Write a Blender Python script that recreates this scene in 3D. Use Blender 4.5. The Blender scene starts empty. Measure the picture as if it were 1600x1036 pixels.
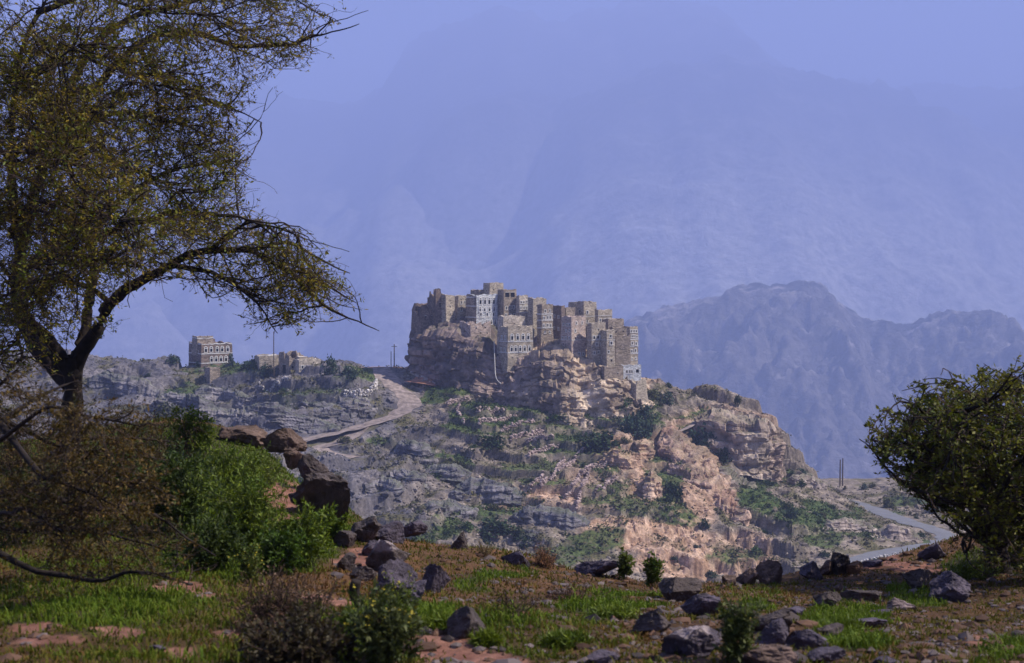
import bpy, math, random
import numpy as np
from mathutils import Vector, Matrix

random.seed(7)
RNG = np.random.default_rng(11)
SC = bpy.context.scene
COL = SC.collection
R = math.radians

# ------------------------------------------------------------------ camera, sky, sun, exposure
FPX = 2222.2                      # focal length in photograph pixels (50 mm on a 36 mm sensor, 1600 px wide)
PITCH = math.atan((518 - 430) / FPX)
cam_d = bpy.data.cameras.new('camera')
cam_d.lens = 50.0
cam_d.sensor_width = 36.0
cam_d.clip_start = 0.1
cam_d.clip_end = 60000
cam_d.dof.use_dof = True
cam_d.dof.focus_distance = 150.0
cam_d.dof.aperture_fstop = 5.0
cam = bpy.data.objects.new('camera', cam_d)
COL.objects.link(cam)
cam.location = (0, 0, 0)
cam.rotation_euler = (math.pi / 2 - PITCH, 0, 0)
SC.camera = cam

SUN_EL, SUN_AZ = R(48), R(92)    # azimuth clockwise from the view direction (+Y)
S = Vector((math.cos(SUN_EL) * math.sin(SUN_AZ), math.cos(SUN_EL) * math.cos(SUN_AZ), math.sin(SUN_EL)))
W = bpy.data.worlds.new('World')
SC.world = W
W.use_nodes = True
wn = W.node_tree
for n in list(wn.nodes):
    wn.nodes.remove(n)
sky = wn.nodes.new('ShaderNodeTexSky')
sky.sky_type = 'NISHITA'
sky.sun_disc = False
sky.sun_elevation = SUN_EL
sky.sun_rotation = SUN_AZ
sky.altitude = 3000
sky.air_density = 0.7
sky.dust_density = 0.3
bg = wn.nodes.new('ShaderNodeBackground')
bg.inputs['Strength'].default_value = 0.05
wo = wn.nodes.new('ShaderNodeOutputWorld')
wn.links.new(sky.outputs[0], bg.inputs[0])
wn.links.new(bg.outputs[0], wo.inputs[0])

sun_d = bpy.data.lights.new('sun', 'SUN')
sun_d.energy = 5.0
sun_d.angle = R(0.53)
sun_d.color = (1.0, 0.93, 0.83)
sun = bpy.data.objects.new('sun', sun_d)
sun.rotation_euler = S.to_track_quat('Z', 'Y').to_euler()
COL.objects.link(sun)

SC.view_settings.view_transform = 'Standard'
SC.view_settings.look = 'None'
SC.view_settings.gamma = 1.0
SC.view_settings.exposure = 1.26
SC.render.engine = 'CYCLES'
SC.cycles.use_denoising = True
SC.cycles.max_bounces = 6
SC.cycles.diffuse_bounces = 3
SC.cycles.volume_bounces = 2
SC.cycles.transparent_max_bounces = 8
SC.cycles.caustics_reflective = False
SC.cycles.caustics_refractive = False

# ------------------------------------------------------------------ helpers
CP, SP = math.cos(PITCH), math.sin(PITCH)


def at(px, py, d):
    """The point of the place seen at a photograph pixel, d metres ahead."""
    px, py, d = np.broadcast_arrays(np.asarray(px, float), np.asarray(py, float), np.asarray(d, float))
    u = (px - 800) / FPX
    v = (518 - py) / FPX
    y = CP + v * SP
    z = v * CP - SP
    k = d / y
    return np.stack([u * k, d, z * k], -1)


def pix(P):
    P = np.asarray(P, float)
    f = P[..., 1] * CP - P[..., 2] * SP
    v = P[..., 1] * SP + P[..., 2] * CP
    f = np.maximum(f, 1e-3)
    return np.stack([800 + FPX * P[..., 0] / f, 518 - FPX * v / f], -1)


def _hash(ix, iy, iz, seed):
    h = (ix.astype(np.int64) * 374761393 + iy.astype(np.int64) * 668265263 + iz.astype(np.int64) * 2147483647 + seed * 974634777) & 0xFFFFFFFF
    h = ((h ^ (h >> 13)) * 1274126177) & 0xFFFFFFFF
    h = ((h ^ (h >> 16)) * 2246822519) & 0xFFFFFFFF
    h = h ^ (h >> 15)
    return (h & 0xFFFFFF) / float(0xFFFFFF)


def vnoise(P, seed=0):
    """Value noise in -1..1 at points (...,3)."""
    P = np.asarray(P, float)
    sh = P.shape[:-1]
    P = P.reshape(-1, P.shape[-1])
    if P.shape[1] == 2:
        P = np.concatenate([P, np.zeros((len(P), 1))], 1)
        two = True
    else:
        two = False
    I = np.floor(P).astype(np.int64)
    F = P - I
    F = F * F * F * (F * (F * 6 - 15) + 10)
    out = 0
    for dx in (0, 1):
        wx = F[:, 0] if dx else 1 - F[:, 0]
        for dy in (0, 1):
            wy = F[:, 1] if dy else 1 - F[:, 1]
            if two:
                out = out + wx * wy * _hash(I[:, 0] + dx, I[:, 1] + dy, I[:, 2], seed)
            else:
                for dz in (0, 1):
                    wz = F[:, 2] if dz else 1 - F[:, 2]
                    out = out + wx * wy * wz * _hash(I[:, 0] + dx, I[:, 1] + dy, I[:, 2] + dz, seed)
    return (out * 2 - 1).reshape(sh)


def fbm(P, octv=4, seed=0, gain=0.5, lac=2.03):
    a, s, t = 1.0, 0.0, 0.0
    P = np.asarray(P, float)
    for k in range(octv):
        s = s + a * vnoise(P * lac ** k + k * 17.3, seed + k)
        t += a
        a *= gain
    return s / t


def ridged(P, octv=4, seed=0, gain=0.5):
    a, s, t = 1.0, 0.0, 0.0
    for k in range(octv):
        s = s + a * (1 - 2 * np.abs(vnoise(P * 2.03 ** k + k * 9.7, seed + k)))
        t += a
        a *= gain
    return s / t


def sstep(a, b, x):
    t = np.clip((x - a) / (b - a), 0, 1)
    return t * t * (3 - 2 * t)


def inpoly(poly, P):
    """points (...,2) inside a polygon"""
    x, y = P[..., 0], P[..., 1]
    c = np.zeros(x.shape, bool)
    n = len(poly)
    for i in range(n):
        x0, y0 = poly[i]
        x1, y1 = poly[(i + 1) % n]
        if y0 == y1:
            continue
        c ^= ((y0 > y) != (y1 > y)) & (x < (x1 - x0) * (y - y0) / (y1 - y0) + x0)
    return c


def blob(P, cx, cy, rx, ry):
    """soft elliptical patch 0..1"""
    d = ((P[..., 0] - cx) / rx) ** 2 + ((P[..., 1] - cy) / ry) ** 2
    return 1 - sstep(0.55, 1.3, d)


def tps_fit(P):
    P = np.asarray(P, float)
    n = len(P)
    xy = P[:, :2] / 100.0
    d2 = ((xy[:, None] - xy[None]) ** 2).sum(-1)
    K = 0.5 * d2 * np.log(d2 + 1e-12) + np.eye(n) * 1e-4
    Q = np.c_[np.ones(n), xy]
    A = np.block([[K, Q], [Q.T, np.zeros((3, 3))]])
    w = np.linalg.solve(A, np.r_[P[:, 2], 0, 0, 0])

    def f(x, y):
        sh = np.shape(x)
        q = np.stack([np.ravel(x), np.ravel(y)], -1) / 100.0
        out = np.empty(len(q))
        for s in range(0, len(q), 40000):
            c = q[s:s + 40000]
            e2 = ((c[:, None] - xy[None]) ** 2).sum(-1)
            out[s:s + 40000] = (0.5 * e2 * np.log(e2 + 1e-12)) @ w[:n] + w[n] + c @ w[n + 1:]
        return out.reshape(sh)
    return f


def mk(name, V, F, mat=None, col=None, parent=None, smooth=False, uv=None, link=True, mesh_only=False):
    """One mesh object from arrays. F: (M,k) index array or a list of such arrays."""
    V = np.asarray(V, np.float32).reshape(-1, 3)
    FF = F if isinstance(F, list) else [F]
    FF = [np.asarray(f, np.int32) for f in FF if len(f)]
    FF = [np.stack(FF)] if FF and FF[0].ndim == 1 else FF
    m = bpy.data.meshes.new(name)
    m.vertices.add(len(V))
    m.vertices.foreach_set('co', V.ravel())
    nl = sum(f.size for f in FF)
    nf = sum(len(f) for f in FF)
    m.loops.add(nl)
    m.polygons.add(nf)
    li = np.concatenate([f.ravel() for f in FF])
    m.loops.foreach_set('vertex_index', li)
    tot = np.concatenate([np.full(len(f), f.shape[1], np.int32) for f in FF])
    st = np.concatenate([[0], np.cumsum(tot)[:-1]]).astype(np.int32)
    m.polygons.foreach_set('loop_start', st)
    m.polygons.foreach_set('loop_total', tot)
    m.polygons.foreach_set('use_smooth', np.full(nf, smooth, bool))
    if col is not None:
        c = np.ones((len(V), 4), np.float32)
        c[:, :3] = col
        a = m.color_attributes.new('Col', 'FLOAT_COLOR', 'POINT')
        a.data.foreach_set('color', c.ravel())
    if uv is not None:
        l = m.uv_layers.new(name='UVMap')
        l.data.foreach_set('uv', np.asarray(uv, np.float32)[li].ravel())
    m.update(calc_edges=True)
    if mat:
        m.materials.append(mat)
    if mesh_only:
        return m
    o = bpy.data.objects.new(name, m)
    if link:
        COL.objects.link(o)
    if parent:
        o.parent = parent
    return o


def tag(o, label=None, cat=None, group=None, kind=None):
    if label: o['label'] = label
    if cat: o['category'] = cat
    if group: o['group'] = group
    if kind: o['kind'] = kind
    return o


def empty(name, loc):
    o = bpy.data.objects.new(name, None)
    o.location = tuple(float(c) for c in loc)
    o.empty_display_size = 0.2
    COL.objects.link(o)
    return o


def grid_faces(nr, nc, flip=False):
    i = np.arange(nr * nc).reshape(nr, nc)
    q = np.stack([i[:-1, :-1], i[:-1, 1:], i[1:, 1:], i[1:, :-1]], -1).reshape(-1, 4)
    return q[:, ::-1] if flip else q


# ------------------------------------------------------------------ materials
def mat_attr(name, rough=0.9, nscale=3.0, namp=0.35, bump=0.3, bscale=8.0, bdist=0.1, translucent=0.0, spec=0.2, detail=6.0, tint=None):
    """Surface coloured by the mesh's own colour attribute, with grain and fine relief."""
    m = bpy.data.materials.new(name)
    m.use_nodes = True
    t = m.node_tree
    b = t.nodes['Principled BSDF']
    b.inputs['Roughness'].default_value = rough
    b.inputs['Specular IOR Level'].default_value = spec
    a = t.nodes.new('ShaderNodeAttribute')
    a.attribute_name = 'Col'
    src = a.outputs['Color']
    tc = t.nodes.new('ShaderNodeTexCoord')
    if namp > 0:
        nz = t.nodes.new('ShaderNodeTexNoise')
        nz.inputs['Scale'].default_value = nscale
        nz.inputs['Detail'].default_value = detail
        nz.inputs['Roughness'].default_value = 0.65
        t.links.new(tc.outputs['Object'], nz.inputs['Vector'])
        mr = t.nodes.new('ShaderNodeMapRange')
        mr.inputs['From Min'].default_value = 0.3
        mr.inputs['From Max'].default_value = 0.7
        mr.inputs['To Min'].default_value = 1 - namp
        mr.inputs['To Max'].default_value = 1 + namp
        t.links.new(nz.outputs['Fac'], mr.inputs['Value'])
        mx = t.nodes.new('ShaderNodeVectorMath')
        mx.operation = 'SCALE'
        t.links.new(src, mx.inputs[0])
        t.links.new(mr.outputs[0], mx.inputs['Scale'])
        src = mx.outputs[0]
    t.links.new(src, b.inputs['Base Color'])
    if bump > 0:
        bz = t.nodes.new('ShaderNodeTexNoise')
        bz.inputs['Scale'].default_value = bscale
        bz.inputs['Detail'].default_value = 8
        bz.inputs['Roughness'].default_value = 0.7
        t.links.new(tc.outputs['Object'], bz.inputs['Vector'])
        bp = t.nodes.new('ShaderNodeBump')
        bp.inputs['Strength'].default_value = bump
        bp.inputs['Distance'].default_value = bdist
        t.links.new(bz.outputs['Fac'], bp.inputs['Height'])
        t.links.new(bp.outputs[0], b.inputs['Normal'])
    if translucent > 0:
        out = t.nodes['Material Output']
        tr = t.nodes.new('ShaderNodeBsdfTranslucent')
        t.links.new(src, tr.inputs['Color'])
        mixn = t.nodes.new('ShaderNodeMixShader')
        mixn.inputs[0].default_value = translucent
        t.links.new(b.outputs[0], mixn.inputs[1])
        t.links.new(tr.outputs[0], mixn.inputs[2])
        t.links.new(mixn.outputs[0], out.inputs['Surface'])
    return m


def mat_flat(name, c, rough=0.8, var=0.25, scale=4.0, bump=0.2, bdist=0.03, spec=0.25):
    m = bpy.data.materials.new(name)
    m.use_nodes = True
    t = m.node_tree
    b = t.nodes['Principled BSDF']
    b.inputs['Roughness'].default_value = rough
    b.inputs['Specular IOR Level'].default_value = spec
    tc = t.nodes.new('ShaderNodeTexCoord')
    nz = t.nodes.new('ShaderNodeTexNoise')
    nz.inputs['Scale'].default_value = scale
    nz.inputs['Detail'].default_value = 6
    t.links.new(tc.outputs['Object'], nz.inputs['Vector'])
    cr = t.nodes.new('ShaderNodeValToRGB')
    cr.color_ramp.elements[0].position = 0.3
    cr.color_ramp.elements[1].position = 0.7
    cr.color_ramp.elements[0].color = (*[x * (1 - var) for x in c], 1)
    cr.color_ramp.elements[1].color = (*[min(1, x * (1 + var)) for x in c], 1)
    t.links.new(nz.outputs['Fac'], cr.inputs[0])
    t.links.new(cr.outputs[0], b.inputs['Base Color'])
    if bump:
        bp = t.nodes.new('ShaderNodeBump')
        bp.inputs['Strength'].default_value = bump
        bp.inputs['Distance'].default_value = bdist
        t.links.new(nz.outputs['Fac'], bp.inputs['Height'])
        t.links.new(bp.outputs[0], b.inputs['Normal'])
    return m


def mat_masonry(name, c, mortar, stain=0.35, bw=0.55, bh=0.28):
    """Coursed rubble stone over the wall's own metric UVs."""
    m = bpy.data.materials.new(name)
    m.use_nodes = True
    t = m.node_tree
    b = t.nodes['Principled BSDF']
    b.inputs['Roughness'].default_value = 0.92
    b.inputs['Specular IOR Level'].default_value = 0.15
    uv = t.nodes.new('ShaderNodeUVMap')
    wz = t.nodes.new('ShaderNodeTexNoise')
    wz.inputs['Scale'].default_value = 1.3
    ad = t.nodes.new('ShaderNodeVectorMath')
    ad.operation = 'MULTIPLY_ADD'
    ad.inputs[1].default_value = (0.25, 0.25, 0)
    t.links.new(uv.outputs[0], wz.inputs['Vector'])
    t.links.new(wz.outputs['Color'], ad.inputs[0])
    t.links.new(uv.outputs[0], ad.inputs[2])
    br = t.nodes.new('ShaderNodeTexBrick')
    br.inputs['Color1'].default_value = (*[x * 0.62 for x in c], 1)
    br.inputs['Color2'].default_value = (*[min(1, x * 1.4) for x in c], 1)
    br.inputs['Mortar'].default_value = (*mortar, 1)
    br.inputs['Scale'].default_value = 1.0
    br.inputs['Mortar Size'].default_value = 0.03
    br.inputs['Brick Width'].default_value = bw
    br.inputs['Row Height'].default_value = bh
    t.links.new(ad.outputs[0], br.inputs['Vector'])
    nz = t.nodes.new('ShaderNodeTexNoise')
    nz.inputs['Scale'].default_value = 0.45
    nz.inputs['Detail'].default_value = 7
    nz.inputs['Roughness'].default_value = 0.7
    t.links.new(uv.outputs[0], nz.inputs['Vector'])
    mr = t.nodes.new('ShaderNodeMapRange')
    mr.inputs['From Min'].default_value = 0.3
    mr.inputs['From Max'].default_value = 0.7
    mr.inputs['To Min'].default_value = 1 - stain
    mr.inputs['To Max'].default_value = 1 + stain
    t.links.new(nz.outputs['Fac'], mr.inputs['Value'])
    sc = t.nodes.new('ShaderNodeVectorMath')
    sc.operation = 'SCALE'
    t.links.new(br.outputs['Color'], sc.inputs[0])
    t.links.new(mr.outputs[0], sc.inputs['Scale'])
    t.links.new(sc.outputs[0], b.inputs['Base Color'])
    bp = t.nodes.new('ShaderNodeBump')
    bp.inputs['Strength'].default_value = 0.6
    bp.inputs['Distance'].default_value = 0.08
    t.links.new(br.outputs['Fac'], bp.inputs['Height'])
    bp.invert = True
    t.links.new(bp.outputs[0], b.inputs['Normal'])
    return m


M = {}
M['hill'] = mat_attr('hillside_ground', 0.95, 1.6, 0.5, 0.5, 2.5, 0.25)
M['cliff'] = mat_attr('cliff_rock', 0.93, 0.8, 0.4, 0.8, 1.6, 0.4)
M['mountain'] = mat_attr('mountain_rock', 0.95, 0.02, 0.55, 1.0, 0.03, 25.0, detail=10)
M['ground'] = mat_attr('meadow_soil', 0.95, 14.0, 0.35, 0.6, 30.0, 0.03)
M['boulder'] = mat_attr('boulder_stone', 0.85, 5.0, 0.45, 0.7, 14.0, 0.05, spec=0.3)
M['rubble'] = mat_attr('loose_stone', 0.9, 1.0, 0.2, 0.0)
M['leaf'] = mat_attr('leaf', 0.6, 3.0, 0.15, 0.0, translucent=0.3, spec=0.3)
M['far_leaf'] = mat_attr('far_leaf', 0.8, 1.0, 0.3, 0.0, translucent=0.15)
M['grass'] = mat_attr('grass_blade', 0.7, 2.0, 0.2, 0.0, translucent=0.3)
M['bark'] = mat_flat('acacia_bark', (0.024, 0.017, 0.014), 0.9, 0.4, 9.0, 0.7, 0.03)
M['twig'] = mat_flat('grey_twig', (0.052, 0.032, 0.022), 0.85, 0.35, 5.0, 0)
M['dirt'] = mat_flat('dirt_track', (0.25, 0.20, 0.18), 0.95, 0.45, 0.7, 0.6, 0.3)
M['asphalt'] = mat_flat('asphalt', (0.16, 0.16, 0.175), 0.8, 0.12, 0.4, 0.1, 0.02)
M['white'] = mat_flat('lime_plaster', (0.62, 0.60, 0.58), 0.85, 0.15, 2.0, 0.1)
M['pale'] = mat_flat('pale_mortar', (0.46, 0.43, 0.40), 0.9, 0.2, 1.5, 0.2)
M['pane'] = mat_flat('dark_window_interior', (0.012, 0.012, 0.016), 0.4, 0.1, 2.0, 0)
M['wood'] = mat_flat('weathered_wood', (0.10, 0.07, 0.05), 0.85, 0.3, 3.0, 0.1)
M['roof'] = mat_flat('mud_roof', (0.36, 0.29, 0.22), 0.95, 0.3, 0.6, 0.3, 0.1)
M['redearth'] = mat_flat('red_earth', (0.34, 0.16, 0.10), 0.95, 0.2, 0.6, 0.2)
STONE = {
    'tan': mat_masonry('tan_stone_wall', (0.41, 0.345, 0.27), (0.29, 0.245, 0.20)),
    'brown': mat_masonry('brown_stone_wall', (0.315, 0.255, 0.20), (0.21, 0.17, 0.14)),
    'pale': mat_masonry('pale_stone_wall', (0.50, 0.43, 0.355), (0.36, 0.31, 0.26)),
    'pink': mat_masonry('pink_stone_wall', (0.46, 0.36, 0.305), (0.31, 0.245, 0.21)),
    'lime': mat_masonry('limewashed_stone_wall', (0.50, 0.51, 0.53), (0.38, 0.385, 0.41), 0.2),
    'dark': mat_masonry('dark_stone_wall', (0.215, 0.16, 0.13), (0.15, 0.115, 0.095)),
}

# ------------------------------------------------------------------ terrain: the village hill
def polyline_dist(x, y, line):
    """distance from points to a world polyline (K,3) and the height of the nearest point on it"""
    best = np.full(np.shape(x), 1e9)
    zz = np.zeros(np.shape(x))
    for a, b in zip(line[:-1], line[1:]):
        ab = b[:2] - a[:2]
        t = np.clip(((x - a[0]) * ab[0] + (y - a[1]) * ab[1]) / (ab @ ab), 0, 1)
        d = np.hypot(x - a[0] - t * ab[0], y - a[1] - t * ab[1])
        k = d < best
        best = np.where(k, d, best)
        zz = np.where(k, a[2] + t * (b[2] - a[2]), zz)
    return best, zz


def smooth_line(pts, n=60):
    P = at(*np.array(pts, float).T)
    t = np.linspace(0, len(P) - 1, n)
    i = np.clip(t.astype(int), 0, len(P) - 2)
    f = (t - i)[:, None]
    p0, p1, p2, p3 = P[np.maximum(i - 1, 0)], P[i], P[i + 1], P[np.minimum(i + 2, len(P) - 1)]
    return 0.5 * (2 * p1 + (p2 - p0) * f + (2 * p0 - 5 * p1 + 4 * p2 - p3) * f ** 2 + (3 * p1 - p0 - 3 * p2 + p3) * f ** 3)


HILL_PTS = [
    # skyline of the left ridge and saddle
    (-250, 555, 445), (-100, 556, 440), (0, 560, 435), (100, 560, 430), (200, 560, 425), (280, 566, 420), (350, 574, 414), (420, 581, 404), (500, 584, 394), (560, 584, 397), (600, 577, 402), (640, 580, 402),
    # left slope
    (-200, 640, 385), (0, 620, 395), (150, 610, 398), (350, 610, 396), (450, 606, 384), (540, 612, 380), (200, 650, 378), (350, 650, 372), (450, 672, 358), (0, 700, 352), (200, 760, 325), (450, 760, 322), (300, 700, 348),
    # track
    (612, 600, 388), (640, 630, 378), (600, 655, 368), (540, 672, 360), (480, 685, 354), (540, 712, 343),
    # middle flank
    (680, 608, 386), (720, 640, 372), (800, 655, 368), (720, 690, 354), (790, 700, 352), (600, 720, 342), (700, 760, 328), (600, 790, 317), (800, 830, 305), (680, 850, 299), (870, 672, 364), (900, 730, 346), (950, 680, 362), (900, 800, 315), (1000, 850, 305), (900, 890, 294), (1000, 910, 290), (1000, 720, 352), (1010, 660, 372), (800, 760, 330),
    # right shoulder
    (1030, 620, 386), (1060, 628, 388), (1110, 632, 390), (1180, 648, 392), (1205, 662, 392), (1060, 680, 370), (1110, 690, 372), (1215, 735, 382), (1170, 740, 364), (1100, 760, 345), (1050, 760, 340), (1150, 825, 322), (1090, 850, 310), (1100, 900, 296), (1245, 745, 378), (1280, 768, 368), (1250, 800, 345), (1320, 800, 358), (1260, 860, 318), (1200, 900, 300), (1330, 850, 322), (1390, 835, 338),
    # lower road
    (1325, 878, 308), (1380, 866, 316), (1455, 852, 328), (1482, 842, 338), (1430, 821, 352), (1380, 803, 372), (1335, 787, 392), (1285, 774, 405),
    # far knoll
    (1275, 772, 415), (1310, 765, 420), (1400, 763, 415), (1500, 762, 410), (1620, 755, 405), (1800, 750, 405), (1310, 772, 408), (1400, 775, 400), (1480, 790, 386), (1560, 800, 376), (1600, 860, 330), (1800, 850, 330), (1500, 885, 312),
]
hp = [tuple(at(*p)) for p in HILL_PTS]
# land that the photograph does not see: far side of the ridge, the gully in front, the wings
for px in range(-300, 2000, 150):
    x = (px - 800) / FPX * 460
    hp += [(x, 475, -72), (x * 1.2, 560, -150), (x * 1.4, 760, -300)]
for x in range(-200, 260, 50):
    hp += [(x, 60, -34), (x, 130, -78), (x, 220, -92)]
for x in (-500, 500):
    hp += [(x, 60, -40), (x, 220, -110), (x, 380, -60 if x < 0 else -120), (x, 560, -150)]
hill_base = tps_fit(hp)

TRACK = smooth_line([(592, 574, 405), (600, 584, 398), (612, 600, 389), (633, 618, 382), (640, 632, 377), (622, 647, 371), (575, 664, 364), (520, 677, 358), (470, 689, 353), (440, 700, 349)], 70)
SPUR = smooth_line([(575, 664, 364), (535, 690, 354), (500, 700, 349), (520, 710, 345), (555, 716, 342)], 30)
ROAD = smooth_line([(1290, 905, 298), (1325, 880, 308), (1375, 866, 317), (1425, 858, 324), (1465, 851, 331), (1482, 841, 340), (1462, 829, 348), (1425, 818, 356), (1385, 804, 372), (1340, 788, 392), (1300, 777, 403), (1270, 771, 412)], 90)

GREENS = [(760, 610, 70, 14, 1), (800, 640, 80, 18, 1), (870, 650, 60, 20, 1), (770, 665, 60, 16, 1), (880, 690, 60, 22, .9), (840, 740, 50, 20, .5), (690, 612, 30, 16, 1), (715, 650, 18, 22, .9), (945, 640, 40, 20, .9), (985, 640, 40, 30, .9), (1020, 640, 20, 40, .8), (1045, 740, 30, 50, .85), (1090, 690, 40, 35, .8), (1060, 800, 40, 22, .7), (1185, 770, 30, 35, .9), (1260, 810, 60, 30, 1), (1290, 840, 40, 20, .6), (1120, 645, 60, 8, .8), (1230, 745, 40, 12, .7), (440, 632, 22, 12, .9), (400, 580, 60, 8, .8), (340, 580, 60, 10, .6), (560, 590, 40, 12, .6), (500, 620, 60, 10, .5), (700, 730, 40, 18, .8), (640, 700, 20, 12, .5), (600, 690, 25, 8, .6), (760, 800, 70, 22, .7), (670, 830, 60, 20, .8), (820, 790, 40, 14, .5), (930, 850, 50, 20, .6), (880, 860, 40, 18, .5), (1150, 870, 40, 14, .5), (1000, 790, 50, 18, .5), (1330, 800, 30, 10, .6), (1360, 830, 40, 10, .6), (1420, 790, 40, 14, .6), (1490, 860, 60, 14, .8), (960, 770, 60, 20, .5), (280, 610, 30, 12, .7), (950, 720, 40, 25, .6)]
ORANGES = [(1020, 840, 110, 30, 1), (1090, 880, 110, 22, 1), (960, 825, 50, 14, 1), (1000, 715, 50, 25, .8), (1010, 760, 25, 30, .9), (1090, 760, 55, 60, .8), (860, 770, 50, 6, 1), (790, 795, 60, 8, .8), (1130, 660, 90, 30, .6), (1160, 860, 50, 30, .6), (890, 590, 60, 60, .4), (980, 610, 40, 30, .9), (990, 690, 80, 20, .6), (910, 760, 80, 40, .35), (600, 574, 50, 8, .8)]


def region(P, lst):
    q = pix(P)
    # ragged borders
    w = np.stack([fbm(P * 0.09, 3, 5), fbm(P * 0.09, 3, 9)], -1) * np.array([26, 20])
    q = q + w
    m = np.zeros(q.shape[:-1])
    for cx, cy, rx, ry, a in lst:
        m = np.maximum(m, a * blob(q, cx, cy, rx, ry))
    return m


def strata(s, step, k=3.0):
    t = s / step
    i = np.floor(t)
    f = t - i
    return (i + f ** k / (f ** k + (1 - f) ** k)) * step


def hill_z(x, y):
    z0 = hill_base(x, y)
    P = np.stack([x, y, z0], -1)
    q = pix(P)
    near = sstep(250, 290, y) * (1 - sstep(425, 470, y))
    rd = np.minimum(polyline_dist(x, y, TRACK)[0], polyline_dist(x, y, ROAD)[0])
    calm = sstep(4, 12, rd) * (1 - .75 * sstep(1235, 1300, q[..., 0]))
    xy = np.stack([x, y], -1)
    big = fbm(xy * 0.035, 4, 3) * 3.2 + ridged(xy * 0.06, 3, 21) * 1.6
    z = z0 + big * near * calm * (0.45 + 0.55 * (1 - sstep(395, 420, y)))
    # tilted beds of rock: ledges that break the slope
    left = (1 - sstep(600, 720, q[..., 0]))
    right = sstep(960, 1060, q[..., 0])
    terr = sstep(650, 720, q[..., 0]) * (1 - sstep(960, 1040, q[..., 0])) * (1 - sstep(770, 830, q[..., 1]))
    dip = -0.13 * x * left + 0.22 * (x - 40) * right
    n1 = fbm(xy * 0.03, 3, 31) * 4.0
    n2 = fbm(xy * 0.25, 3, 33) * 0.5
    s = z + dip + n1 + n2
    z = z + (strata(s, 4.2, 9.0) - s) * near * calm * (0.3 + 0.7 * np.maximum(left, right)) * (1 - terr) * sstep(-0.45, 0.0, fbm(xy * 0.05, 3, 41))
    st2 = z + n1 * 0.35 + 0.08 * (x - 20)
    z = z + (strata(st2, 2.6, 10.0) - st2) * near * calm * terr * 0.85
    st3 = z + dip * 0.8 + n2 * 2
    z = z + (strata(st3, 1.1, 6.0) - st3) * near * calm * 0.8 * sstep(-0.1, 0.3, fbm(xy * 0.07, 3, 44))
    z = z + (fbm(xy * 0.5, 3, 51) * 0.45 + ridged(xy * 0.9, 2, 55) * 0.16) * near * calm
    pw = np.stack([x, y, z * 1.6], -1)
    pw = pw + 1.2 * np.stack([fbm(xy * .4, 2, 91), fbm(xy * .4, 2, 92), 0 * x], -1)
    blk = _hash(*[np.floor(pw[..., k] * .55).astype(int) for k in range(3)], 93) - .5 + .6 * (_hash(*[np.floor(pw[..., k] * 1.3).astype(int) for k in range(3)], 94) - .5)
    z = z + blk * .75 * near * calm * (1 - .6 * terr) * sstep(-.25, .25, fbm(xy * .06, 3, 95))
    for line, hw in ((TRACK, 3.4), (SPUR, 2.2), (ROAD, 3.6)):
        d, zz = polyline_dist(x, y, line)
        k = 1 - sstep(hw, hw + 4.5, d)
        z = z * (1 - k) + zz * k
    return z


def axis(parts):
    out = []
    for a, b, st in parts:
        out.append(np.arange(a, b, st))
    return np.concatenate(out)


gx = axis([(-900, -300, 30), (-300, -190, 5), (-190, 190, 0.5), (190, 300, 5), (300, 930, 30)])
gy = axis([(52, 262, 6), (262, 286, 1.5), (286, 424, 0.45), (424, 460, 1.5), (460, 780, 12)])
GX, GY = np.meshgrid(gx, gy)
GZ = hill_z(GX, GY)
hv = np.stack([GX, GY, GZ], -1)
dzx = np.gradient(GZ, gx, axis=1)
dzy = np.gradient(GZ, gy, axis=0)
steep = np.hypot(dzx, dzy)


def lerp(a, b, t):
    return a + (b - a) * t[..., None]


def C3(*c):
    return np.array(c, float)


def hill_colour(P, steep):
    q = pix(P)
    xy = P[..., :2]
    g = region(P, GREENS)
    o = region(P, ORANGES)
    n = fbm(xy * 0.12, 4, 61)
    n2 = fbm(xy * 0.6, 3, 63)
    n3 = fbm(xy * 1.7, 2, 64)
    grey = lerp(C3(.088, .083, .098), C3(.165, .147, .152), sstep(-.4, .5, n))
    pink = lerp(C3(.155, .125, .10), C3(.25, .20, .155), sstep(-.5, .5, n2))
    side = sstep(560, 760, q[..., 0] + n * 120)
    c = lerp(grey, pink, side * 0.85)
    c = lerp(c, lerp(C3(.35, .215, .14), C3(.44, .30, .215), sstep(-.4, .4, n2)), np.clip(o * 1.1 + n2 * .3 * o, 0, 1))
    rock = sstep(0.75, 1.5, steep)
    c = c * (1 + 0.35 * n2 + .25 * n3)[..., None]
    olive = lerp(C3(.085, .08, .033), C3(.115, .098, .053), sstep(-.4, .4, n3))
    scrub = sstep(-0.05, .4, fbm(xy * 0.22, 4, 67)) * .95
    c = lerp(c, olive, scrub * (1 - rock * .8) * (1 - .6 * o))
    green = lerp(C3(.04, .07, .018), C3(.08, .105, .03), sstep(-.4, .4, n2 + n3 * .5))
    k = sstep(.2, .6, g + n2 * .35 + n3 * .2) * (1 - rock * .75)
    c = lerp(c, green, k * .95)
    return np.clip(c, .02, .8), k


HC, HG = hill_colour(hv, steep)
hill = mk('hillside', hv, grid_faces(len(gy), len(gx)), M['hill'], HC.reshape(-1, 3), smooth=False)
tag(hill, 'rocky terraced hillside below the village', kind='structure')

_ix = lambda v, a: np.clip(np.searchsorted(a, v) - 1, 0, len(a) - 2)


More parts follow.
